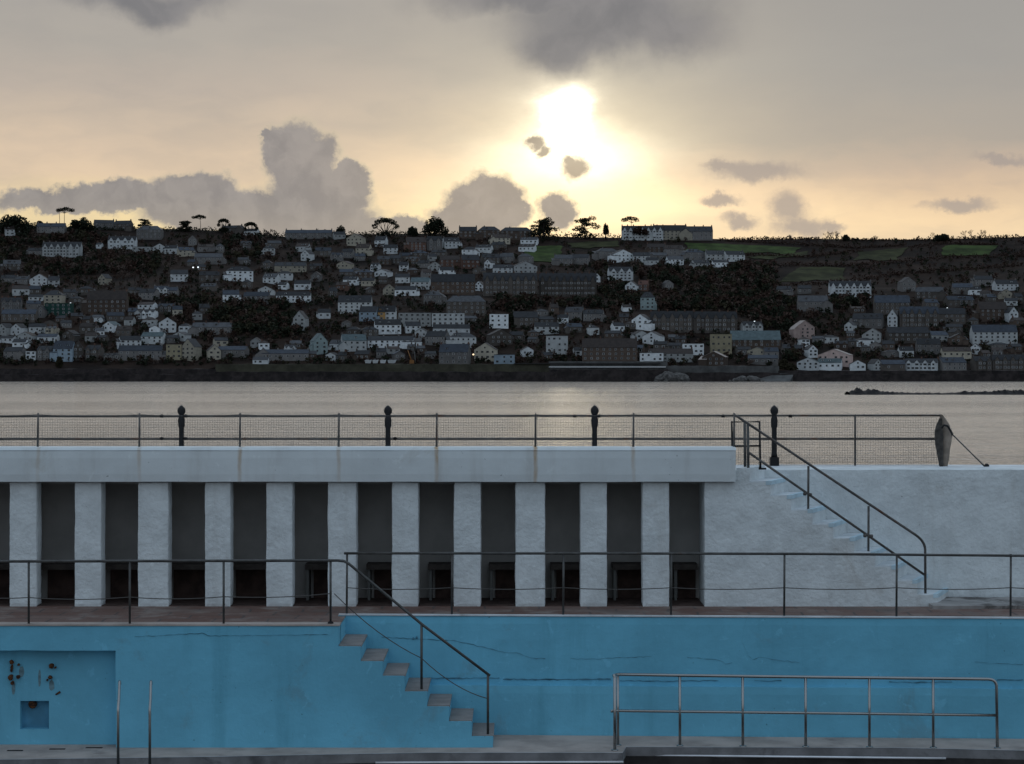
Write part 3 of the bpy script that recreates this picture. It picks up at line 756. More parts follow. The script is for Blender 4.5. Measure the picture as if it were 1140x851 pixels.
def limb(b, a, c, r0, r1, mi=0, bend=.15):
    a, c = Vector(a), Vector(c); L = (c-a).length
    m1 = a.lerp(c,.5)+Vector((rng.uniform(-1,1), rng.uniform(-1,1), rng.uniform(-.3,.6)))*L*bend
    b.tube([a, a.lerp(m1,.5), m1, m1.lerp(c,.6), c], [r0, r0*.8+r1*.2, (r0+r1)/2, r0*.3+r1*.7, r1], 6, mi)

def tree(px0, px1, pyt, pyb, kind, label, name='hill_tree', trunks=None, Y=None, mi=0):
    P = hit((px0+px1)/2, pyb) if Y is None else Vector((X_((px0+px1)/2, Y), Y, 0))
    Y = P.y; s = Y/F0; P.z = ground(P.x, Y)
    t = thing(name, P, label, 'tree', 'skyline trees')
    zt_, zb_ = Z_(pyt, Y), Z_(pyb, Y); w = (px1-px0)*s; x0 = X_(px0, Y); H = zt_-zb_
    tb, cb = MB(), MB()
    base = Vector((P.x, Y, P.z-.5))
    if kind == 'dome':       # dense rounded crown to the ground
        limb(tb, base, (P.x, Y, zb_+H*.6), w*.03+.25, .2)
        for k in range(20):
            u = rng.uniform(-1,1); hh = math.sqrt(max(0,1-u*u))
            leaves(cb, (P.x+u*w*.38, Y+rng.uniform(-.3,.3)*w, zb_+H*(.08+.66*hh*rng.uniform(.3,1))), (w*.17,w*.2,H*.22), 95, w*.030+.35)
        leaves(cb, (P.x, Y, zb_+H*.17), (w*.42,w*.22,H*.2), 260, w*.03+.4)
        for k in range(7):
            limb(tb, (P.x, Y, zb_+H*.25), (P.x+rng.uniform(-.35,.35)*w, Y, zb_+H*rng.uniform(.4,.75)), .3, .1)
    elif kind == 'umbrella':  # spreading crown of a pine, sky showing between the limbs
        for k in range(9):
            u = -1+2*k/8; c = (P.x+u*w*.42, Y+rng.uniform(-.2,.2)*w, zb_+H*(.52+.36*math.sqrt(max(0,1-u*u))))
            limb(tb, (P.x+u*w*.05, Y, zb_+H*.15), (c[0], c[1], c[2]), w*.012+.14, .09)
            leaves(cb, c, (w*.14,w*.16,H*.14), 130, w*.022+.3)
        limb(tb, base, (P.x, Y, zb_+H*.3), w*.02+.3, w*.02+.2)
        leaves(cb, (P.x, Y, zb_+H*.15), (w*.42,w*.2,H*.17), 260, 1.0)
    elif kind == 'layered':   # broad cedar: spreading limbs with tufts, rounded top, some sky between
        limb(tb, base, (P.x, Y, zt_-H*.25), w*.02+.35, .2)
        for k in range(15):
            u = rng.uniform(-1,1); v_ = rng.uniform(.12,1)
            c = (P.x+u*w*.40*math.sqrt(max(.12,1-(v_*.9)**2)), Y+rng.uniform(-.25,.25)*w, zb_+H*(.12+.74*v_))
            limb(tb, (P.x, Y, min(c[2]-H*.10, zt_-H*.3)), c, .3, .1)
            leaves(cb, c, (w*rng.uniform(.14,.24),w*.2,H*rng.uniform(.06,.11)), 120, w*.018+.35, flat=.6)
        leaves(cb, (P.x, Y, zb_+H*.08), (w*.45,w*.2,H*.12), 220, 1.0)
    elif kind == 'flat':      # bare stem with a flat tuft at the top
        xt = X_(trunks[0] if trunks else (px0+px1)/2, Y)
        for q in (trunks or [(px0+px1)/2]):
            limb(tb, (X_(q, Y), Y, P.z-.5), (X_(q, Y)+(P.x-xt)*.3, Y, zt_-H*.22), .34, .16, bend=.04)
        for k in range(7):
            u = -1+2*k/6; c = (P.x+u*w*.40, Y+rng.uniform(-.2,.2)*w, zt_-H*.13-abs(u)*H*.10+rng.uniform(-.03,.03)*H)
            limb(tb, (xt, Y, zt_-H*.38), c, .2, .07)
            leaves(cb, c, (w*.17,w*.2,H*.10), 110, w*.02+.3)
    elif kind == 'bare':      # leafless winter tree
        def grow(a, dvec, L, r, depth):
            c = a+dvec*L; limb(tb if depth > 2 else cb, a, c, r, r*.6, 0, .1)
            if depth:
                for _ in range(3):
                    nd = (dvec+Vector((rng.uniform(-1,1), rng.uniform(-.6,.6), rng.uniform(-.25,.6)))*.85).normalized()
                    grow(a.lerp(c, rng.uniform(.6,1)), nd, L*.68, r*.62, depth-1)
        for q in (trunks or [(px0+px1)/2]):
            grow(Vector((X_(q,Y), Y, P.z-.3)), Vector((0,0,1)), H*.36, .32, 4)
        tb.build('trunk', FOL[3], t); cb.build('crown', FOL[4], t); return t
    tb.build('trunk', FOL[3], t); cb.build('crown', FOL[mi], t)
    return t

YS = 1990.
tree(-6,38,236.5,262,'dome','broad dark tree clump on the skyline at the far left end of the hill', Y=1960)
tree(63,82,229.5,251,'flat','tall thin pine with two bare stems and a flat ragged top on the skyline', trunks=[71.5,65.5], Y=YS)
tree(77,106,240.5,258,'dome','wide dark evergreen beside the tall two stemmed pine on the skyline', Y=1975)
tree(40,49,245,253,'dome','very small round tree between the skyline clump and the two stemmed pine', Y=YS)
tree(153,169,242.5,257,'layered','small flat layered tree on the skyline by the bright gap under the clouds', Y=YS)
tree(197,215,243.5,257,'layered','bushy dark tree beside a leaning umbrella pine on the skyline', Y=YS)
tree(214,229,238.5,254,'flat','leaning umbrella pine with a bare stem on the skyline', trunks=[223], Y=YS)
tree(242,256,243.5,258,'umbrella','small open tree with tufted limbs above the skyline roofs', Y=YS)
tree(271,287,247.5,262,'umbrella','low arched pine over pale skyline roofs', Y=YS)
tree(290,308,252.5,263,'bare','faint leafless trees behind the skyline roofs beside the arched pine', trunks=[294,300,305], Y=2015)
tree(331,343,252,264,'bare','leafless tree behind the long skyline terrace', Y=2015)
tree(350,368,252.5,264,'bare','pair of twiggy leafless trees over the end of the skyline terrace', trunks=[354,363], Y=2015)
tree(373,385,249.5,264,'dome','compact round dark tree at the end of the skyline terrace', Y=YS)
tree(415.5,443.5,243,263,'umbrella','spreading umbrella pine with sky showing through its limbs', Y=YS)
tree(453,465,249.5,262,'dome','small ragged shrub tree between the open pine and the dense domed pine', Y=YS)
tree(469,499,239,261,'dome','large dense domed pine on the skyline over the town', Y=YS)
tree(587,624,241.5,267,'layered','broad dark many layered cedar on the skyline above the green field', Y=1980)
tree(598,613,241.5,262,'dome','tall rounded top rising out of the broad cedar above the green field', Y=1984)
tree(637,668,238.5,264,'layered','layered cedar with gaps of sky just below the sun', Y=YS)
tree(671,678,246.5,262,'dome','tiny tuft of a tree beside the layered cedar below the sun', Y=YS)
tree(692,711,239.5,263,'flat','slender pine with a flat floating crown against the bright sky', trunks=[703.5], Y=2000)
tree(703,722,250,262,'dome','low brown shrub tree below the slender floating crowned pine', Y=YS, mi=1)
tree(917,936,255,269,'bare','leafless bushy tree on the hedge line of the bare hill', trunks=[921,926,931], Y=YS)
tree(938,946,260.5,268,'dome','small clipped bush on the bare hill skyline', Y=YS)
tree(969,981,260.5,269,'bare','small leafless tree on the bare skyline between two bushes', Y=YS)
tree(1032,1046,257,269,'bare','leafless tree beside a dense dark thicket on the skyline', Y=YS)
tree(1039,1059,258.8,269,'dome','dense dark thicket tree on the skyline at the right of the hill', Y=YS)
tree(1071,1087,253,268,'bare','tall leafless tree, one of two neighbours, nearer the dark thicket', trunks=[1075,1082], Y=YS)
tree(1088,1102,254,268,'bare','tall leafless tree, one of two neighbours, farther from the dark thicket', trunks=[1092,1097], Y=YS)

# ---- fields
M_f1 = mat('green_pasture', (.036,.056,.016), .95, mottle=.45, scale=.06, spec=.1)
M_f2 = mat('olive_pasture', (.036,.039,.017), .95, mottle=.45, scale=.06, spec=.1)
def field(poly, m, name='field'):
    b = MB(); n = 14
    A, B, C_, D = poly   # corner pixels: near-left, near-right, far-right, far-left
    v = []
    for j in range(n+1):
        for i in range(n+1):
            u, w = i/n, j/n
            px = (A[0]*(1-u)+B[0]*u)*(1-w)+(D[0]*(1-u)+C_[0]*u)*w
            py = (A[1]*(1-u)+B[1]*u)*(1-w)+(D[1]*(1-u)+C_[1]*u)*w
            px += 7*noise.noise(Vector((px*.08, py*.2, 2))); py += 2.0*noise.noise(Vector((px*.07, py*.15, 9)))
            h = hit(px, py); v.append((h.x, h.y, h.z+.6))
    b.add(v, [(j*(n+1)+i, j*(n+1)+i+1, (j+1)*(n+1)+i+1, (j+1)*(n+1)+i) for j in range(n) for i in range(n)], 0, True)
    struct(b.build(name, m))
FIELDS = [(((586,291),(622,293),(626,274),(582,277)), M_f1), (((636,278),(690,275),(690,268),(632,271)), M_f2), (((762,280),(880,283),(890,276),(765,271)), M_f1),
    (((866,315),(938,312),(942,299),(890,298)), M_f2), (((950,290),(1000,291),(1012,277),(958,281)), M_f2), (((1048,286),(1104,284),(1112,275),(1052,274)), M_f1), (((830,287),(852,289),(900,285),(900,281)), M_f2)]
for pl, m in FIELDS: field(pl, m)

def hedge(pts, label, h=3.2, mi=1):
    b = MB()
    for (xa, ya), (xb, yb) in zip(pts[:-1], pts[1:]):
        k = max(2, int(abs(xb-xa)/2.2))
        for i in range(k):
            g = hit(xa+(xb-xa)*i/k, ya+(yb-ya)*i/k)
            hh = h*rng.uniform(.5,1.25); leaves(b, (g.x, g.y, g.z+hh*.4), (2.2,1.6,hh*.6), 12, 1.1, mi)
    g = hit(*pts[0]); o = b.build('hedge', FOL); tag(o, label, 'hedge', 'hillside hedges')
hedge([(795,265.5),(830,267.5),(880,267),(915,267)], 'dark hedge along the skyline from the long white building to the leafless bush')
hedge([(946,268),(1000,268.2),(1035,268)], 'low dark hedge on the skyline between the leafless bush and the thicket', 2.4)
hedge([(1058,267.5),(1140,265),(1200,264)], 'dark hedge on the skyline past the thicket', 3.6)
hedge([(765,283),(830,285),(900,287),(960,280)], 'hedge along the lower edge of the long green field')
hedge([(800,268.5),(890,273),(950,277),(1010,274)], 'hedge along the upper edge of the long green field')
hedge([(846,300),(885,296),(940,297),(1000,293),(1050,288),(1110,287),(1145,286)], 'long winding hedge across the middle of the bare hill', 4)
hedge([(850,320),(900,318),(945,315),(1000,306),(1060,302),(1140,296)], 'long hedge under the olive fields of the bare hill', 4)
hedge([(1014,276),(1050,272),(1112,273)], 'hedge above the small green field near the skyline thicket', 3)
hedge([(-60,252),(40,254.5),(130,257),(262,259)], 'dark line of trees on the skyline at the left of the hill', 5, 0)
hedge([(250,259),(318,265.5),(420,262.5),(560,263)], 'dark line of trees on the skyline above the middle of the town', 5.5, 0)
hedge([(590,265),(650,266),(700,267)], 'brown scrub on the skyline below the sun', 6, 1)
hedge([(626,293),(632,280),(630,270)], 'hedge between the bright green field and the olive field', 4)

# ---- houses
WALL = {k: mat('render_'+nm, c, .9, mottle=.12, scale=.35, spec=.2, vary=.24) for k, nm, c in (('W','white',(.58,.61,.62)),('V','off_white',(.43,.45,.45)),('U','dull_white',(.30,.31,.305)),('C','cream',(.36,.33,.265)),('G','grey_granite',(.092,.081,.072)),('L','pale_grey',(.155,.148,.142)),
    ('B','pale_blue',(.23,.29,.34)),('P','pale_pink',(.42,.32,.29)),('Y','yellow',(.30,.265,.18)),('N','brown_stone',(.085,.064,.052)),('R','brick_red',(.11,.065,.05)),('T','sea_green',(.23,.29,.29)),('O','orange',(.42,.25,.10)),('D','dark_green',(.016,.045,.038)))}
ROOF = {k: mat('roof_'+nm, c, .7, mottle=.2, scale=.4, spec=.3, vary=.30) for k, nm, c in (('s','dark_slate',(.026,.027,.030)),('b','brown_tile',(.040,.030,.026)),('l','pale_slate',(.058,.060,.065)),('t','teal_sheet',(.075,.105,.112)),('u','blue_slate',(.038,.046,.060)),('r','red_tile',(.10,.050,.038)),('p','pinkish_sheet',(.40,.34,.31)),('g','moss_green',(.055,.06,.038)))}
M_glass = mat('window_glass', (.02,.022,.025), .15, spec=.5)
M_frame = mat('window_frame_white', (.40,.41,.41), .6, vary=.5)
wm_ = {}
def win_mesh(key):
    if key not in wm_:
        m = MB()
        if key == 'plain': m.box(-.5,.5,-.05,.03,-.5,.5)
        else:
            m.box(-.5,.5,-.03,.03,-.5,.5,0).box(-.40,.40,-.05,-.031,.03,.42,1).box(-.40,.40,-.05,-.031,-.42,-.03,1)
        wm_[key] = m.mesh('window', [M_glass] if key == 'plain' else [M_frame, M_glass])
    return wm_[key]
M_pot = mat('chimney_clay', (.12,.07,.05), .9)
ch_ = {}
def chimney_mesh(k):
    if k not in ch_:
        ch_[k] = MB().box(-.5,.5,-.35,.35,-1.6,1.2).box(-.58,.58,-.42,.42,1.2,1.4).box(-.32,-.08,-.12,.12,1.4,1.95,1).box(.08,.32,-.12,.12,1.4,1.95,1).mesh('chimney', [WALL[k], M_pot])
    return ch_[k]
def sub(name, me, parent, loc, sc=(1,1,1)):
    o = bpy.data.objects.new(name, me); COL.objects.link(o); o.parent = parent; o.location = loc; o.scale = sc; return o
HRECT = []
LAND = []
WORD = {'W':'white','C':'cream','G':'grey stone','L':'pale grey','B':'pale blue','P':'pale pink','Y':'yellow','N':'brown stone','R':'brick red','T':'sea green','O':'orange','D':'dark green'}
def house(x0, x1, yt, yb, typ, wc, rc, label, short=None, cat='house', big=False, rnd=None, group='houses on the far hillside', nowin=False):
    R = rnd or random.Random(int(x0*31+yb*7))
    pc = (x0+x1)/2; P = hit(pc, yb); s = P.y/F0
    w, H = (x1-x0)*s, max((yb-yt)*s, 3.2)
    name = {'house':'hillside_house','terrace':'terraced_houses','shed':'harbour_shed'}.get(cat, cat.replace(' ','_'))
    t = thing(name, P, label, cat, group)
    if typ in 'SHT': t.rotation_euler.z = R.uniform(-.38,.38) if w < 24 else R.uniform(-.04,.04)
    elif typ == 'G': t.rotation_euler.z = R.uniform(-.55,.45)
    hw = {'S':.60,'H':.66,'G':.60,'F':1.0,'T':.66,'R':.42}[typ]*H
    d = {'S':min(max(w*.6,7),9.5),'H':min(max(w*.7,8),11),'G':9.,'F':8.,'T':8.5,'R':14.}[typ]
    hx, hy = w/2, d/2; rise = H-hw
    wb = MB(); rb = MB()
    def gable_wall(): wb.prism([(-hy,hw),(hy,hw),(0,H-.12)], -hx+.02, -hx+.25, 'x'); wb.prism([(-hy,hw),(hy,hw),(0,H-.12)], hx-.25, hx-.02, 'x')
    wb.box(-hx, hx, -hy, hy, -2.2, hw)
    wm__ = WALL[wc if wc != 'W' else R.choices('WVU', (50,32,18))[0]]
    oh = .25; tk = .18; dorm = []
    if typ in 'STR':
        gable_wall()
        sl_ = rise/hy
        for sg in (-1, 1): rb.prism([(sg*(hy+oh), hw-oh*sl_), (0, H), (0, H+tk), (sg*(hy+oh), hw-oh*sl_+tk)], -hx-.1, hx+.1, 'x')
    if typ == 'G':
        wb.prism([(-hx,hw),(hx,hw),(0,H-.1)], -hy+.01, hy-.01, 'y')
        sl_ = rise/hx
        for sg in (-1, 1): rb.prism([(sg*(hx+oh), hw-oh*sl_), (0, H), (0, H+tk), (sg*(hx+oh), hw-oh*sl_+tk)], -hy-.2, hy+.2, 'y')
    if typ == 'H':
        rl_ = max(.3, hx-hy*.9); e = oh
        rb.add([(-hx-e,-hy-e,hw+.01),(hx+e,-hy-e,hw+.01),(hx+e,hy+e,hw+.01),(-hx-e,hy+e,hw+.01),(-rl_,0,H),(rl_,0,H)], [(0,1,5,4),(2,3,4,5),(1,2,5),(3,0,4),(0,3,2,1)])
    if typ == 'F':
        rb.box(-hx-.12, hx+.12, -hy-.12, hy+.12, hw+.003, hw+.28)
    if typ in 'SGH' and w > 8.5 and R.random() < .62 and cat == 'house':     # lower wing or lean-to at one side, porch
        sg = R.choice((-1, 1)); ww_ = w*R.uniform(.24,.42); hh_ = hw*R.uniform(.5,.8); yf = -hy-R.uniform(-1.5,1.6)
        xa_, xb_ = (hx-.6*ww_, hx+.4*ww_) if sg > 0 else (-hx-.4*ww_, -hx+.6*ww_)
        wb.box(xa_, xb_, yf, hy-1.5, -2.2, hh_)
        ym = (yf+hy-1.5)/2
        if R.random() < .5:
            wb.prism([(xa_,hh_),(xb_,hh_),((xa_+xb_)/2,hh_+ww_*.38)], yf, ym, 'y')
            for q_ in (-1, 1): rb.prism([((xa_+xb_)/2+q_*(ww_/2+.2),hh_-.15),((xa_+xb_)/2,hh_+ww_*.40),((xa_+xb_)/2,hh_+ww_*.40+tk),((xa_+xb_)/2+q_*(ww_/2+.2),hh_-.15+tk)], yf-.2, hy-1.5, 'y')
        else: rb.prism([(yf-.2,hh_-.05),(hy-1.6,hh_+(hy-yf)*.25),(hy-1.6,hh_+(hy-yf)*.25+tk),(yf-.2,hh_-.05+tk)], xa_-.1, xb_+.1, 'x')
    if typ in 'SH' and rise > 2.2 and R.random() < .45 and not nowin:
        for k in range(R.choice((1,2,2,3)) if w > 12 else 1):
            xd = R.uniform(-.36,.36)*w; yd = -hy*.62; zd = hw+rise*.30
            dm = MB().box(xd-.75, xd+.75, yd-.2, yd+2.4, zd-.3, zd+1.25).prism([(xd-.95,zd+1.25),(xd+.95,zd+1.25),(xd,zd+1.95)], yd-.35, yd+3, 'y', 1).box(xd-.5, xd+.5, yd-.24, yd-.203, zd+.1, zd+1.05, 2)
            dorm.append(dm)
    fl = max(1, round(hw/3.0)); nb_ = max(1, round(w/4.2))
    bays = []
    if typ == 'T':
        nb_ = max(2, round(w/6.2)); bw_ = w/nb_
        for k in range(nb_):
            xc = -hx+bw_*(k+.5); q = bw_*.27; bays.append(xc)
            wb.box(xc-q, xc+q, -hy-.9, -hy-.003, -2.2, hw); wb.prism([(xc-q,hw),(xc+q,hw),(xc,hw+rise*.62)], -hy-.9, -hy+2.2, 'y')
            for sg in (-1, 1): rb.prism([(xc+sg*(q+.15),hw-.15),(xc,hw+rise*.66),(xc,hw+rise*.66+tk),(xc+sg*(q+.15),hw-.15+tk)], -hy-1.0, -hy+2.6, 'y')
    sub('wall', wb.mesh('wall', wm__), t, (0,0,0)); ro = sub('roof', rb.mesh('roof', ROOF[rc]), t, (0,0,0))
    for dm in dorm: sub('dormer', dm.mesh('dormer', [wm__, ROOF[rc], M_glass]), ro, (0,0,0))
    # windows: one object each
    if not nowin:
        wk = 'plain' if wc in 'WCBPYT' else 'framed'
        cols_ = bays if typ == 'T' else [(-hx + w*(k+.5)/nb_) for k in range(nb_)]
        if typ == 'T': cols_ = sorted(bays + [c_+w/len(bays)/2 for c_ in bays[:-1]])
        fl = min(fl, 3); cols_ = cols_[:30]
        for f in range(fl):
            for ci, c_ in enumerate(cols_):
                if R.random() < .08: continue
                ww, wh = (1.5, 1.55) if wk == 'framed' else (R.choice((1.15,1.35,1.8)), 1.35)
                if typ in 'SHF' and nb_ <= 2: ww *= 1.3
                yy = -hy-.02
                if typ == 'T' and c_ in bays: yy = -hy-.92; ww *= 1.25
                sub('window', win_mesh(wk), t, (c_+R.uniform(-.2,.2)*(typ != 'T'), yy, hw*(f+.52)/fl), (min(ww, w/len(cols_)*.7), 1, min(wh, hw/fl*.62)))
        if typ == 'G' and rise > 2.6: sub('window', win_mesh(wk), t, (0,-hy-.02,hw+rise*.28), (1.1,1,1.1))
    if typ in 'SHT' and not nowin:
        ck = 'L' if wc in 'WBL' and R.random() < .5 else ('R' if R.random() < .4 else 'G')
        xs_ = [-hx+.6, hx-.6] if typ == 'S' else ([-hx*.4] if typ == 'H' else [-hx+.5]+[a+w/len(bays)/2 for a in bays])
        if typ == 'S' and w > 26: xs_ += [-hx*.33, hx*.33]
        for x in xs_[:14]:
            if R.random() < .82: sub('chimney', chimney_mesh(ck), ro, (x, 0, H-(0 if typ != 'H' else rise*.15)), (1,1,.85))
    HRECT.append((x0, x1, yt, yb))
    if short: LAND.append((pc, (yt+yb)/2, short))
    return t
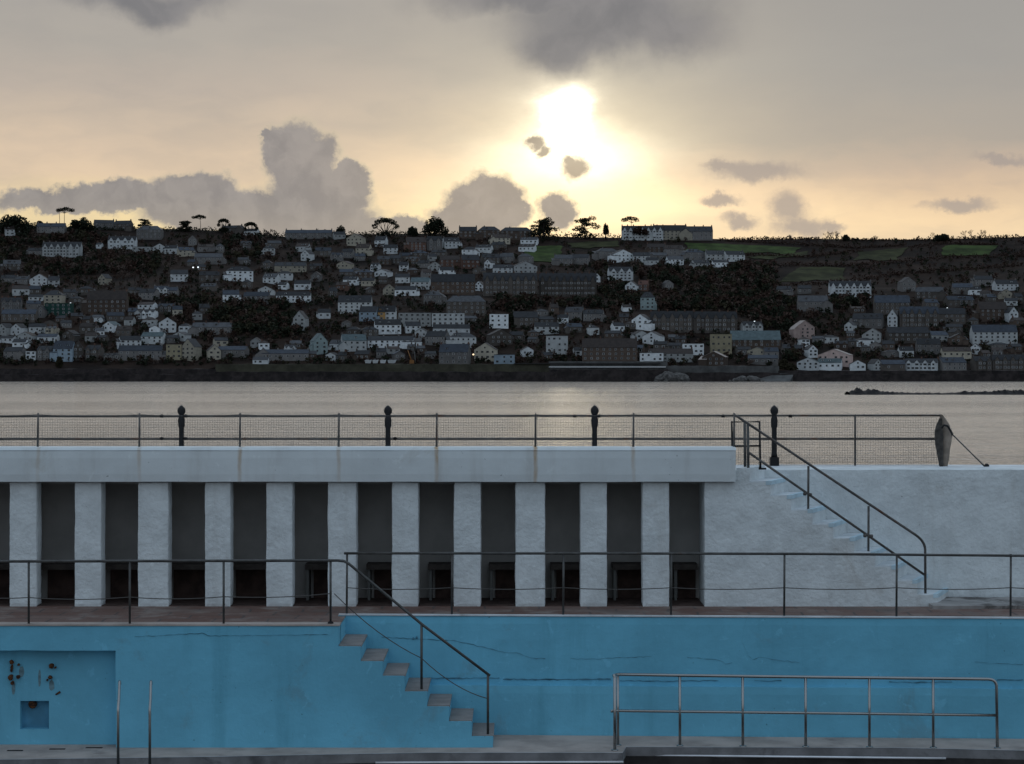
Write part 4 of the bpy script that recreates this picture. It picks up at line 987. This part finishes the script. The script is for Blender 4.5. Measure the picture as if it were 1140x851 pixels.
TABLE = """
48 91 270 285.5 T W s|long white gabled villa stepping down the upper hillside|long white gabled villa
32 48 276.5 284 S L s|low pale grey wing against the long white gabled villa
121 152 263.5 276.5 T W s|big white villa with a row of gables under the skyline roofs|big white villa below the skyline
108 114 270.5 276 S W s|tiny white cottage just before the big white villa
148 168 275.5 280 F W l|very low white garage block past the big white villa
170 184 271.5 281.5 G W s|white gabled bungalow past the low white garage block|white gabled bungalow by the garage block
184 198 273.5 282 S W s|low white bungalow end with a dark roof beside the gabled bungalow
105 127 245.5 255 S L s|grey roofed house on the skyline next to the wide evergreen
128 147 246 256 S G s|dark roofed stone house on the skyline beside the bright cloud gap
153 181 252 266 H L l|broad dim grey house under the flat layered skyline tree
42 73 249 259 S L u|pale grey terrace on the skyline under the two stemmed pine
4 23 290 301 S G l|dim grey stone house alone in the dark wood|dim stone house in the dark wood
2 18 306.5 315 S L s|low grey house with bright gable ends, first of a row under the dark wood
18 34 308 316 S L l|low grey house beside a white gabled pair under the dark wood
36 53 305.5 318 G W s|white steep gabled house in the row under the dark wood|white steep gabled house
54 66 308 319 S W s|small white house with a dark roof after the steep gabled house
112 122 305.5 317 G C s|narrow cream gabled house among dark trees|narrow cream gabled house
156 176 322 333 S L s|pale grey house under the big leafless tree
210 219 262.5 273 G L s|narrow grey double gabled house amid upper trees|narrow grey upper house
217 248 282.5 294 S L l|long lilac grey house in the upper trees|long lilac grey house
190 209 301 313 S W s|white cottages with broken dark roofs below the long lilac grey house|white cottages with broken roofs
222 244 302.5 313.5 S G s|grey stone house between white cottages and the bright white house
252 281 297 312.5 H W s|bright white house with a broad dark hipped roof|bright white hipped house
265 277 287 294 S L l|small grey house above the bright white hipped house
318 370 256.5 265.5 S L u|long blue grey terrace along the skyline|long skyline terrace
371 384 258.5 266 S W s|short white house at the end of the long skyline terrace
247 271 251.5 259 S G s|low dark roofs on the skyline near the open tufted tree
272 288 255 262 S W s|pale house under the arched skyline pine
337 348 278.5 290 G W s|small bright white gable on the brown middle slope|small bright white gable
306 341 292.5 303 S C l|long dim buff terrace on the middle slope|long dim buff terrace
294 311 305 315.5 S W l|pale white house below the dim buff terrace
328 346 312.5 322 S W s|white house with a dark roof under the dim buff terrace
347 358 303 313 G L s|pale grey gabled house at the end of the dim buff terrace
308 346 325 336 S W s|white windowed terrace of cottages at mid slope|white windowed cottages
272 300 325.5 337 S L u|blue grey terrace leading to the white windowed cottages
248 266 323.5 336 S W u|white pair of houses over the dark wooded slope|white pair over the wooded slope
387 406 260.5 273 G C b|cream house with a steep slanting brown roof|cream house with slanting roof
418 431 263.5 274.5 S W s|small house with bright white dormer wall below the umbrella pine
397 413 272 284 S C b|dim beige house below the cream slanting roof
452 474 264.5 279 S R b|reddish brown block under the skyline shrub tree|reddish brown block
475 492 263.5 278 T L s|grey double bayed house below the dense domed pine|grey double bayed house
493 511 265 276 S W s|white fronted house with dark bay next to the grey double bayed house
511 531 253 265 S N s|dark house on the skyline past the dense domed pine
532 556 252.5 266 H N s|dark hipped roof on the skyline with a lone chimney
557 592 253.5 266.5 H N s|wide dark hipped roof on the skyline before the green field
547 567 261.5 271.5 S C b|cream house with toothed parapet under the dark hipped skyline roof|cream toothed house
530 548 273 281 S W s|low white house under the dark skyline roofs
490 512 285 297 S R b|red brick house at the left of the brick row
513 533 284 299 S R s|red brick house in the middle of the brick row|red brick row
536 556 283 293.5 S G s|grey house past the red brick row
557 572 282 292.5 S L l|pale grey house below the cream toothed house
477 490 292 302 G W s|white gabled house with bright slanting eaves
489 505 297.5 307 S W s|white low house below the bright slanting eaves
541 549 289.5 298.5 G W s|tiny white sharp gable above the long stone terrace|tiny white sharp gable
549 571 295 304.5 S W s|broken white row above the long stone terrace
538 598 304 329 T G s|long grey stone terrace with many bay gables, its near half|long stone bay terrace
600 664 304.5 330 T G s|dim second half of the grey stone bay terrace, towards the white gable end|dim half of the stone bay terrace
480 529 305.5 327 S N s|broad brown stone terrace before the long bay terrace|broad brown stone terrace
458 479 309.5 321.5 S W t|white house with dark doorways before the broad brown terrace|white doorway house
427 439 317 329 G C s|cream gabled house at the bottom of the mid slope|cream mid slope gable
440 464 319 329 S W s|low white houses below the white doorway house
580 599 265 272 S W l|low white house under the broad cedar
577 592 282.5 293 H L l|grey hipped house beside the bright green field|grey hipped house by the green field
570 597 291.5 305 G W s|big white house with a round gable window|big white round windowed house
617 637 284 295 S L l|grey low bungalow under the bright green field
637 656 283.5 294 S L s|grey bungalow with a slate roof beside the field hedge
663 688 277 288.5 H L l|pale grey hipped house below the olive field|pale hipped house below the olive field
680 704 278.5 291 G W l|white gabled house among the pale bungalows below the skyline
704 723 281.5 292 S W s|white house with a dark roof between bungalow clusters
720 741 272 282 S N b|brown roofed estate house under the long skyline building
740 760 273.5 284 S L b|pinkish roofed estate house beside the brown roofed one
722 742 281.5 290 S L l|pale estate bungalow under the brown roofs
719 733 287 295 S W s|small white estate bungalow, lowest of its cluster
742 760 285.5 295 S W l|white estate house at the end of the brown roof cluster
692 738 252 267 T W s|long white building of many gables below the floating crowned pine|long white skyline building
727 764 251 266.5 S C s|long dark roofed building on the skyline behind the white gables
763 793 252.5 267 S L l|grey block with a tall roof at the end of the skyline buildings|grey skyline block
677 704 297.5 312 T W s|white house with two gables alone on the dark slope|white two gabled house on the dark slope
697 710 313.5 325.5 G W s|white pointed gable house over a pale wall on the dark slope|white pointed house on the dark slope
711 722 313 324 S R r|dim red roofed house beside the white pointed house
738 748 312.5 322 G L s|small grey gable on the dark slope past the red roofed house
660 667 305 314 G W s|bright white gable end closing the long stone bay terrace
760 783 277.5 289 H L u|blue grey hipped house in the bungalow estate|blue grey hipped bungalow
770 789 290 299 S W s|white low bungalow below the blue grey hipped one
785 806 279.5 290 S W l|white bungalow with a pale roof in the middle of the estate
806 828 280 290.5 S W s|white bungalow at the end of the estate by the bare slope|last bungalow of the estate
793 811 290 297 S W s|low white bungalow below the middle of the estate
923 969 313.5 330 T W s|big white gabled house under the olive fields|big white house under the olive fields
865 881 319 328 S L s|dim low grey house left of the big white house under the fields
888 903 318 327 S L s|dim low grey house beside the big white house under the fields
1001 1018 309 324 G L s|dim grey gabled house at the edge of the bare hill|dim gabled house at the hill edge
2 24 332 346 T L s|grey white house with twin gables at mid height|grey twin gabled house
51 71 323.5 340 H C s|cream hipped house with three windows above a green shed|cream hipped house
51 81 338.5 351 F D g|dark green clad shed below the cream hipped house
98 142 324.5 349 S N b|large dark brown hotel block in the trees|large dark brown block
42 51 340.5 353 G L s|narrow grey gable below the twin gabled house
3 41 345 357.5 S G u|grey stone terrace below the twin gabled house|grey stone terrace
0 13 360.5 372 G W s|white gable, first of a matching pair over the sea front|white gable pair
15 28 360.5 372 G W s|white gable, second of a matching pair over the sea front
0 18 374.5 381 S W s|low white cottage below the white gable pair
43 65 372.5 381 S W u|low white house below the grey stone terrace
61 83 380 401 S B u|blue white three storey house on the sea front|blue white three storey house
82 92 379.5 400 G G s|narrow stone gable beside the blue white three storey house
6 28 387 399 S L s|grey white house on the sea front at the picture edge
30 41 392 400 F W l|small white flat roofed hut on the sea front
43 60 386 400 T L s|grey house with two pale bays beside the blue white house
117 132 358.5 369 G W t|white gable with a sea green side below the brown block|white and sea green gable
152 160 345.5 354 G W s|tiny white ringed gable past the brown block
177 196 353.5 369 G W l|large pale white gable above the harbour cream houses|large pale white gable
133 156 374.5 386 S W s|white house front with dark openings over the long blue roof|white fronted dark openings house
159 184 370.5 382 S W t|white pair with a sea green roof|white sea green roofed pair
97 114 385 400 T G s|grey bayed terrace on the sea front past the stone gable
133 181 385.5 400 S L u|long building with a dark blue roof on the sea front|long dark blue roofed building
186 203 384 399.5 F Y s|yellow cream flat topped house by the cream gable house
204 222 377.5 400 G C s|tall cream house with a pale gable on the sea front|tall cream gabled house
231 245 384.5 400.5 G C s|small cream gabled house next to the tall cream one|small cream gabled house
238 253 376.5 385 S C s|beige low house behind the small cream gabled house
243 276 386 396 S L u|long lilac roofed shed on the sea front|long lilac shed
215 258 359.5 372 S L l|broad pale grey roofs below the wooded slope|broad pale grey roofs
280 291 376.5 386 G W s|white arched gable alone at the foot of the wooded slope|white arched gable
328 342 346.5 367 G W s|tall narrow white gabled house standing in the wood|tall narrow white house
354 368 344.5 354.5 S W s|white house end near the tall narrow white house
347 363 371.5 393 G T t|sea green gabled house above the quay|sea green gabled house
317 329 384.5 394 T W s|white twin fronted house near the sea green house
282 299 399.5 407 S W l|low white hut at the quay
292 344 389.5 400 S L u|very long blue grey quay building|very long blue grey quay building
377 414 329.5 348 S W s|white terrace with dark roof at the top of the white rows|top white terrace
401 421 341.5 357 S B s|blue painted house beside an orange one in the white rows|blue painted house
421 429 341.5 357 S O s|narrow orange painted house in the white rows
429 441 341 357 S W s|white house next to the narrow orange one
444 480 349 363 F W l|long flat white terrace, its half nearer the coloured houses|long flat white terrace
481 517 349.5 363 F W l|long flat white terrace, its half farther from the coloured houses
417 446 356 371 S W s|white terrace with a dark roof under the coloured houses
451 468 358.5 370 S W s|white dark roofed pair below the long flat terrace
482 523 361.5 372.5 S W s|white cottages with chimneys under the long flat terrace|white chimney cottages
463 477 366 376 G W s|small white gable before the chimney cottages
410 461 374.5 386 S W s|long low white row at the bottom of the white rows|long low white row
500 529 370.5 386 H W l|white hipped house at the end of the white rows|white hipped end house
380 407 373 390 S W t|white house with sea green roof near the quay|sea green roofed quay house
475 499 369.5 384 S L s|dim grey house between the low white row and the hipped house
490 523 386 408 S L u|large pale blue shed with a dark roof on the quay|large pale blue shed
529 553 382.5 401 G C s|cream gabled house beside the pale blue shed|cream quay gable
550 573 396 406 F B l|low light blue building on the quay|low light blue quay building
545 566 350 364.5 F W s|white block house with black window strip|white block house
543 569 367.5 383.5 G G s|grey stone gabled house below the white block house
497 541 329.5 350 H G l|large grey hipped house under the brown terrace|large grey hipped house
473 494 324.5 338 H L l|lilac grey hipped roof above the white rows
570 598 347.5 364 S G s|grey stone terrace past the white block house|grey terrace past the block house
595 622 359.5 371 S W s|grey and white house past the grey stone terrace
608 632 374.5 393.5 F W s|bright white villa above the quay with a flat roof|bright white flat villa
648 709 377.5 402 S N b|very large brown roofed hall over the quay|very large brown hall
652 676 393 402 F B l|pale blue front before the very large brown hall
705 725 350.5 366.5 G W s|large white gabled house at the start of the gabled stone row|large white gabled house
724 772 347 369 T G s|stone row of white trimmed gables after the large white gabled house|stone gabled row
772 820 347.5 369.5 T G s|dimmer far part of the white trimmed stone gabled row
681 694 359.5 368.5 S W s|small white cottage above the brown hall
717 738 369.5 382 G W s|white curved gable house below the stone gabled row
722 771 389 402 S W b|long white building with a brown roof on the quay|long white quay building
712 738 395 404 F W l|low white kiosk before the long white quay building
630 650 342.5 356 S L l|pale grey roofs in the trees below the stone bay terrace
650 672 345.5 357 S L s|grey house beside the pale roofs in the trees
580 593 386.5 396 G W s|little white gable near the light blue quay building
713 729 325.5 344.5 H T s|dim sea green house in the dark wood|dim sea green house in the wood
888 921 329.5 346 S L l|pale bungalow with a broad pale roof by the dark wood|pale bungalow by the dark wood
882 905 357.5 376.5 G P p|pale pink gabled house at the edge of the wood|pale pink gabled house
825 848 358.5 370.5 T W s|white toothed house after the stone gabled row|white toothed house
791 814 372.5 394 F Y g|tall yellow building on the harbour|tall yellow building
813 868 369 386.5 R N t|big shed with a wide blue grey roof beside the yellow building|big blue grey roofed shed
760 783 383 394 F W l|white flat building below the stone gabled row
783 809 391.5 407 G N p|brown gable with pale edges below the yellow building
833 866 396 405 S L u|low blue grey shed under the big roofed shed
850 866 387.5 398 S L u|small lilac grey shed under the big roofed shed
888 912 398.5 411 G W t|white market shed with a green edged gable|white market shed
911 937 399.5 411 S W t|white market shed with a sea green roof beside the gabled one
912 948 389.5 406 G P p|large pale pink gabled shed behind the white market sheds|large pale pink shed
897 908 384.5 397 G W s|little white pointed building behind the market sheds
973 1012 329.5 349.5 S G u|grey house with a white gable end on the slope|grey house with the white end
1001 1044 342 365 T G u|long grey stone school with tall bays|long grey stone school
950 983 349.5 364.5 S L s|pale house with a dark roof before the stone school|pale house before the school
989 1000 344.5 365 G W s|narrow white house against the stone school
963 981 365.5 380 G W s|white gable with a slanting roof below the pale house
1081 1131 362.5 382 S W u|long white and blue terrace near the picture edge|long white and blue terrace
1033 1054 369.5 380 S W u|white house between the school and the blue white terrace
1008 1044 400.5 413 T W s|white row of five bays on the sea front|white row of five bays
1044 1074 399 413 S L u|blue grey building next to the white row of five bays
1082 1104 398.5 413.5 T G s|grey bayed house on the sea front past the blue grey building
969 979 401 413 G W s|narrow white sea front gable before the dark blue row
979 1007 402 413 S G u|dark blue row between the narrow white gable and the five bays
946 963 402 413 G W s|white sea front gable past the market sheds
1088 1120 336.5 357 S N b|brown house with pale end near the picture edge|brown house near the edge
1120 1131 342 358 G W s|pale white end wall attached to the brown house
1045 1074 343.5 360 S G s|grey stone house beyond the stone school
987 1033 364.5 381 S G s|grey stone terrace below the stone school
1020 1046 377.5 393 S L s|dark roof with a white ridge line below the stone terrace
1000 1016 386.5 397 S W s|small white front below the stone terrace
1048 1080 387 398 S C b|dim house with a row of orange lit dormers
1104 1139 396 413 T G s|dim grey bays on the sea front at the picture edge
1084 1104 307.5 318 S L s|dim house high at the right end of the town|dim high house
1106 1132 312 323.5 S W s|white flecked houses high at the right end of the town
1060 1082 316 327 S L u|blue grey house below the dim high house
1020 1050 320 333 S G l|broad grey roof above the stone school|broad grey roof above the school
1052 1083 330 341 S G u|dark blue roofed house above the grey stone house
"""
for ln in TABLE.strip().split('\n'):
    f = ln.split('|'); a = f[0].split()
    x0, x1, yt, yb = map(float, a[:4])
    cat = 'terrace' if any(k in f[1] for k in ('terrace','row of','cottages','gabled row')) else ('shed' if 'shed' in f[1] else 'house')
    house(x0, x1, yt, yb, a[4], a[5], a[6], f[1], f[2] if len(f) > 2 else None, cat)

# smaller houses between them, described by the nearest building one can pick out
ZONES = [(0,200,318,404,60),(190,480,266,332,62),(380,600,268,330,40),(0,240,338,404,26),(260,400,378,404,12),(380,540,340,404,22),(555,720,338,402,34),(720,880,372,405,16),(940,1140,332,411,44),(880,960,372,408,10),(1075,1140,318,340,12),(700,830,276,296,8),(0,130,252,262,4)]
R = random.Random(77); used = set(); made = 0
def rel(px, py):
    c = sorted(LAND, key=lambda l: math.hypot((l[0]-px), (l[1]-py)*1.6))
    for l in c[:14]:
        dx, dy = px-l[0], py-l[1]
        if abs(dy) > 5 and abs(dy) > abs(dx)*.45: word = ('just above' if dy < 0 else 'just below') if abs(dy) < 16 else ('above' if dy < 0 else 'below')
        else: word = 'to the left of' if dx < 0 else 'to the right of'
        yield word, l[2]
for zx0, zx1, zy0, zy1, cnt in ZONES:
    for _ in range(int(cnt*.52)):
        for _try in range(30):
            w = R.uniform(8.5, 19); h = R.uniform(6.5, 10.5); x = R.uniform(zx0, zx1-w); yb = R.uniform(zy0+h, zy1); r_ = (x, x+w, yb-h, yb)
            ov = sum(max(0, min(r_[1],q[1])-max(r_[0],q[0]))*max(0, min(r_[3],q[3])-max(r_[2],q[2])) for q in HRECT)
            if ov < .22*w*h: break
        else: continue
        wc = R.choices('WLGNCR', (24,22,32,12,7,3))[0]; rc = R.choices('slbu', (56,12,20,12))[0]; typ = R.choices('SGHT', (56,20,14,10))[0]
        kind = {'S':'ridge roofed house','G':'gabled house','H':'hip roofed house','T':'bay fronted house'}[typ]
        rw_ = {'s':'slate','l':'pale','b':'brown','u':'bluish'}[rc]
        for word, lm in rel(x+w/2, yb-h/2):
            lab = f"{'tiny' if w < 12 else 'small'} {WORD[wc]} {kind} {word} the {lm}"
            if lab not in used and len(lab.split()) <= 16: break
            lab = f"{'tiny' if w < 12 else 'small'} {WORD[wc]} {rw_} {kind} {word} the {lm}"
            if lab not in used and len(lab.split()) <= 16: break
        else: continue
        used.add(lab); made += 1
        house(*r_, typ, wc, rc, lab, rnd=R)
print('houses', len(HRECT), 'fill', made)

# ---- woodland and scrub between the houses: one mass
def wooded(px, py):
    for x0, x1, y0, y1 in ((-300,175,283,306),(60,120,258,306),(225,335,335,376),(250,300,262,290),(664,745,290,350),(690,875,296,350),(555,705,325,347),(830,905,340,402),(900,1000,332,352),(130,330,335,360),(0,60,255,275)):
        if x0 <= px <= x1 and y0 <= py <= y1: return 1.0
    if px > 830 and py < 330: return .45
    if py < 270: return .5
    return .72
def in_field(px, py):
    for (A, B, C_, D), _m in FIELDS:
        if min(A[0],D[0])-2 < px < max(B[0],C_[0])+2 and min(C_[1],D[1])-2 < py < max(A[1],B[1])+4: return True
    return False
wb = MB(); R = random.Random(9); rng = random.Random(21); cnt = 0
for _ in range(19000):
    px, py = R.uniform(-260, 1400), 262+146*R.random()
    den = wooded(px, py)
    if R.random() > den or in_field(px, py): continue
    big = den == 1.0
    hgt = R.uniform(5, 10) if big else R.uniform(2.2, 5.5)
    s = lambda Y: Y/F0
    hp_ = hgt/.78; wp = hp_*.55
    blocked = False
    for q in HRECT:
        if px+wp > q[0] and px-wp < q[1] and py-hp_ < q[3]-1.0 and py > q[2] and py > q[3]-2.5:
            if py-hp_ < q[3]-(6.0 if int(q[0]*7) % 3 else 3.5): blocked = True; break
        if q[0] < px < q[1] and q[2] < py < q[3]: blocked = True; break
    if blocked: continue
    g = hit(px, py)
    if g.y > 2000: continue
    mi = R.choices((0,1,2,4), (34,32,16,18) if py < 335 else (42,34,16,8))[0]
    w = hgt*R.uniform(.42,.62)
    for k in range(3 if big else 2):
        leaves(wb, (g.x+R.uniform(-.4,.4)*w, g.y+R.uniform(-.4,.4)*w, g.z+hgt*R.uniform(.3,.62)), (w*.8,w*.8,hgt*.38), 15 if big else 11, hgt*.13+.45, mi)
    cnt += 1
o = wb.build('woodland', FOL); struct(o, 'stuff'); o['label'] = 'dark winter trees and scrub between the houses of the far hillside'; o['category'] = 'woodland'
# big leafless grey tree and a few garden trees that stand out
for a in ((125,160,299.5,318,'bare','big pale leafless tree crown on the middle slope above the dark brown block',[134,142,150]),):
    tree(a[0],a[1],a[2],a[3],'bare',a[5],trunks=a[6])
tree(62,70,394,409,'dome','brownish yellow bush on the sea front beside the blue white three storey house','garden_tree', Y=1409, mi=2)
tree(864,887,398,415,'dome','big tan clipped tree mass at the slipway by the market sheds','garden_tree', Y=1400, mi=2)
tree(560,576,345,364,'dome','dark round tree beside the white block house','garden_tree')
tree(385,398,318,334,'dome','dark tree above the top white terrace','garden_tree')

# ---- sea walls and quay along the far shore
M_sw = mat('dark_wet_sea_wall', (.034,.027,.026), .85, mottle=.4, scale=.2, wear=((.012,.010,.010), .12, .5, .8))
M_qu = mat('grey_quay_stone', (.085,.085,.083), .85, mottle=.3, scale=.15)
M_gr = mat('green_weed_bank', (.055,.052,.036), .9, mottle=.3, scale=.12)
def seawall(x0, x1, ytop, yfoot, m, lab, Y=YW_, th=3., low=True):
    t = thing('harbour_wall', (X_((x0+x1)/2,Y), Y, 0), lab, 'sea wall', 'harbour walls')
    zt_ = Z_(ytop, Y)
    zm = Z_(yfoot, Y)
    x1 += 1.2
    MB().rbox(X_(x0,Y), X_(x1,Y), Y-.8, Y+th, -1.5, zt_, 3., .35, .15).build('upper_wall', m, t)
    MB().rbox(X_(x0,Y), X_(x1,Y), Y-3.5, Y+th, -2, zm-.003, 3., .6, .12).build('weedy_footing', M_sw, t)
seawall(-900, 240, 411, 417, M_sw, 'long dark sea wall below the cream houses, running off to the left')
seawall(240, 611, 405.5, 414, M_gr, 'dark sea wall with a dull green upper bank below the white rows')
seawall(611, 742, 402.5, 411.5, M_qu, 'grey quay wall with a thin pale ledge below the brown hall')
seawall(742, 866, 407.5, 415, M_qu, 'grey harbour wall below the yellow building')
seawall(866, 1900, 412.8, 416.5, M_sw, 'dark low sea wall under the market sheds and the white five bay row')
l_ = MB().box(X_(611,YW_), X_(741,YW_), YW_-2.2, YW_-.9, Z_(409.4,YW_), Z_(408,YW_)).build('quay_ledge', mat('pale_ledge', (.5,.5,.5), .7))
tag(l_, 'thin pale ledge line running along the grey quay wall', 'ledge')
l_ = MB().box(X_(572,YW_), X_(735,YW_), YW_-2.4, YW_-.9, Z_(405.5,YW_), Z_(404.6,YW_)).build('quay_fender', mat('dark_timber', (.03,.028,.027), .9))
tag(l_, 'dark timber fender band above the pale quay ledge', 'fender')
def rocks(name, x0, x1, ytop, yb, Y, lab, n, m, cat='rocks'):
    b = MB(); R = random.Random(int(x0))
    for i in range(n):
        u = R.random(); px = x0+(x1-x0)*u
        hpx = (yb-ytop)*math.sin(math.pi*min(1,max(0,u)))**.6*R.uniform(.5,1)
        hh = hpx*Y/F0; c = Vector((X_(px,Y), Y+R.uniform(-4,0), hh*.35)); r = max(.8, hh*.62)
        bm = bmesh.new(); bmesh.ops.create_icosphere(bm, subdivisions=2, radius=1)
        b.add([c+Vector((v.co.x*r*1.3, v.co.y*r, v.co.z*r))*(1+.35*noise.noise(v.co*1.5+c)) for v in bm.verts], [[v.index for v in f.verts] for f in bm.faces]); bm.free()
    o = b.build(name, m); tag(o, lab, cat)
M_rock = mat('grey_armour_rock', (.10,.095,.09), .9, mottle=.4, scale=.5, bump=.5, bscale=2)
rocks('rock_armour', 729, 767, 414, 426.5, 1378, 'heap of pale grey armour rocks against the harbour wall', 46, M_rock)
rocks('rock_armour', 812, 850, 420, 427.5, 1376, 'low dark rocks at the foot of the slipway', 30, M_rock)
sl_ = MB().add([tuple(W(828,427,1374)), tuple(W(866,416,1384)), tuple(W(884,416,1384)), tuple(W(878,427,1372)), (X_(884,1384),1386,-1), (X_(828,1374),1386,-1)], [(0,3,2,1),(0,1,5),(3,4,2),(0,5,4,3)]).build('slipway', M_qu)
tag(sl_, 'sloping stone slipway running down into the sea by the tan tree', 'slipway')

# ---- reef off the shore
Yf = 8*F0/27.5
b = MB(); n = 220; prof = [(944,434.8),(948,433.5),(952,431.5),(958,430.8),(964,432.5),(970,431.6),(975,432),(980,434.2),(992,435.6),(1000,436.2),(1015,437),(1030,436.6),(1050,437.2),(1062,437),(1075,434.8),(1085,435.5),(1098,434.6),(1112,433.6),(1126,432.6),(1140,433),(1165,432.2),(1200,433.5),(1240,436),(1260,438.5)]
v = []
for i in range(n+1):
    px = 943+(1262-943)*i/n; py = lerp_tab(prof, px)+.7*noise.noise(Vector((px*.25,0,0)))
    x = X_(px, Yf); zt_ = Z_(py, Yf)
    base = Z_(439.2 if px < 985 else 437.8+.3*math.sin(px*.1), Yf)
    for k, (dy, f) in enumerate(((-5.5,-.6),(-3.2,.25),(-1.2,.85),(0,1),(2,.8),(5,.2),(8,-.6))):
        hgt = max(.15, zt_+.15)
        v.append((x+.6*noise.noise(Vector((x*.4,k,3))), Yf+dy*1.0+1.2*noise.noise(Vector((x*.3,k*2,0))), hgt*f*(.45+.60*abs(noise.noise(Vector((x*.55,k*1.7,9))))+.5*abs(noise.noise(Vector((x*1.7,k*2.3,4))))) if f > 0 else -.7))
m7 = 7
b.add(v, [(i*m7+k, (i+1)*m7+k, (i+1)*m7+k+1, i*m7+k+1) for i in range(n) for k in range(m7-1)])
tag(b.build('rock_reef', mat('black_reef_rock', (.016,.014,.014), .85, mottle=.4, scale=.6, bump=.6, bscale=2)), 'low ragged black reef of rocks breaking the calm sea', 'reef')

# ---- lamps that are lit, a crane and caravans on the quay
M_lamp = {k: mat('lamp_'+k, (.8,.8,.8), .5, emit=(c, e)) for k, c, e in (('white',(.85,.95,1),1.6),('warm',(1,.72,.42),1.5))}
for px, py, k, lab in ((78.5,338,'white','lit lamp by the dark green shed'),(215,298,'white','lit lamp above the white cottages, first of a close pair'),(220.5,297.8,'white','lit lamp above the white cottages, second of a close pair'),
    (527,395,'warm','bright lit lamp beside the large pale blue shed'),(840,358.5,'white','lit lamp over the white toothed house'),(1054.5,343.5,'white','lit lamp over the grey stone house past the school'),(451,308,'warm','lit lamp above the white doorway house')):
    g = hit(px, py+6); t = thing('street_lamp', g, lab, 'lamp', 'lit lamps of the far town')
    z = max(Z_(py, g.y), g.z+3.5)
    MB().tube([(g.x,g.y,g.z-.3),(g.x,g.y,z-.5)], .09, 6).build('post', M_iron, t)
    MB().lathe((g.x,g.y,z-.5), [(.15,0),(.6,.25),(.7,.6),(.5,.95),(.1,1.15)], 8).build('lamp_head', M_lamp[k], t)
Yq = 1398.
cr = thing('harbour_crane', W(458,404,Yq), 'small orange harbour crane with a leaning jib on the quay', 'crane')
M_or = mat('crane_orange', (.22,.10,.03), .6)
MB().tube([W(458.5,403,Yq), W(454,390,Yq)], [.5,.25], 6).build('jib', M_or, cr)
MB().rbox(X_(456,Yq), X_(461,Yq), Yq-1.2, Yq+1.2, Z_(405,Yq), Z_(401,Yq), 1, .1, .5).build('cab', M_or, cr)
MB().tube([W(461,402,Yq), W(458,394,Yq)], .12, 5).build('stay', M_iron, cr)
po = MB().tube([W(462.5,404,Yq), W(461.5,391.5,Yq)], [.4,.2], 6).build('mast', WALL['L']); tag(po, 'pale leaning mast beside the orange crane', 'mast')
for i, (x0, x1) in enumerate(((406,414),(414.6,421.5),(423,430),(431.5,441.5))):
    bt_ = thing('laid_up_boat', (X_((x0+x1)/2,Yq), Yq, Z_(404,Yq)), ['white boat hull laid up on the quay, nearest the sea green roofed house','white boat hull laid up on the quay, second from the sea green roofed house','white boat hull laid up on the quay, third from the sea green roofed house','long white boat hull laid up on the quay, closest to the orange crane'][i], 'boat', 'laid up boats')
    xa, xb, z0_, z1_ = X_(x0,Yq), X_(x1,Yq), Z_(404.6,Yq), Z_(401,Yq); w_ = xb-xa
    MB().add([(xa+.1*w_,Yq-.4,z0_),(xb-.18*w_,Yq-.4,z0_),(xb-.18*w_,Yq+.4,z0_),(xa+.1*w_,Yq+.4,z0_),(xa,Yq-1.1,z1_),(xb-.25*w_,Yq-1.1,z1_),(xb,Yq,z1_+.25),(xb-.25*w_,Yq+1.1,z1_),(xa,Yq+1.1,z1_)], [(0,3,2,1),(0,1,5,4),(1,6,5),(1,2,6),(2,7,6),(2,3,8,7),(3,0,4,8),(4,5,6,7,8)]).build('hull', WALL['W'], bt_)
    MB().box(xa+.2*w_, xa+.55*w_, Yq-.7, Yq+.7, z1_+.003, z1_+.9).build('cabin', WALL['L'], bt_)
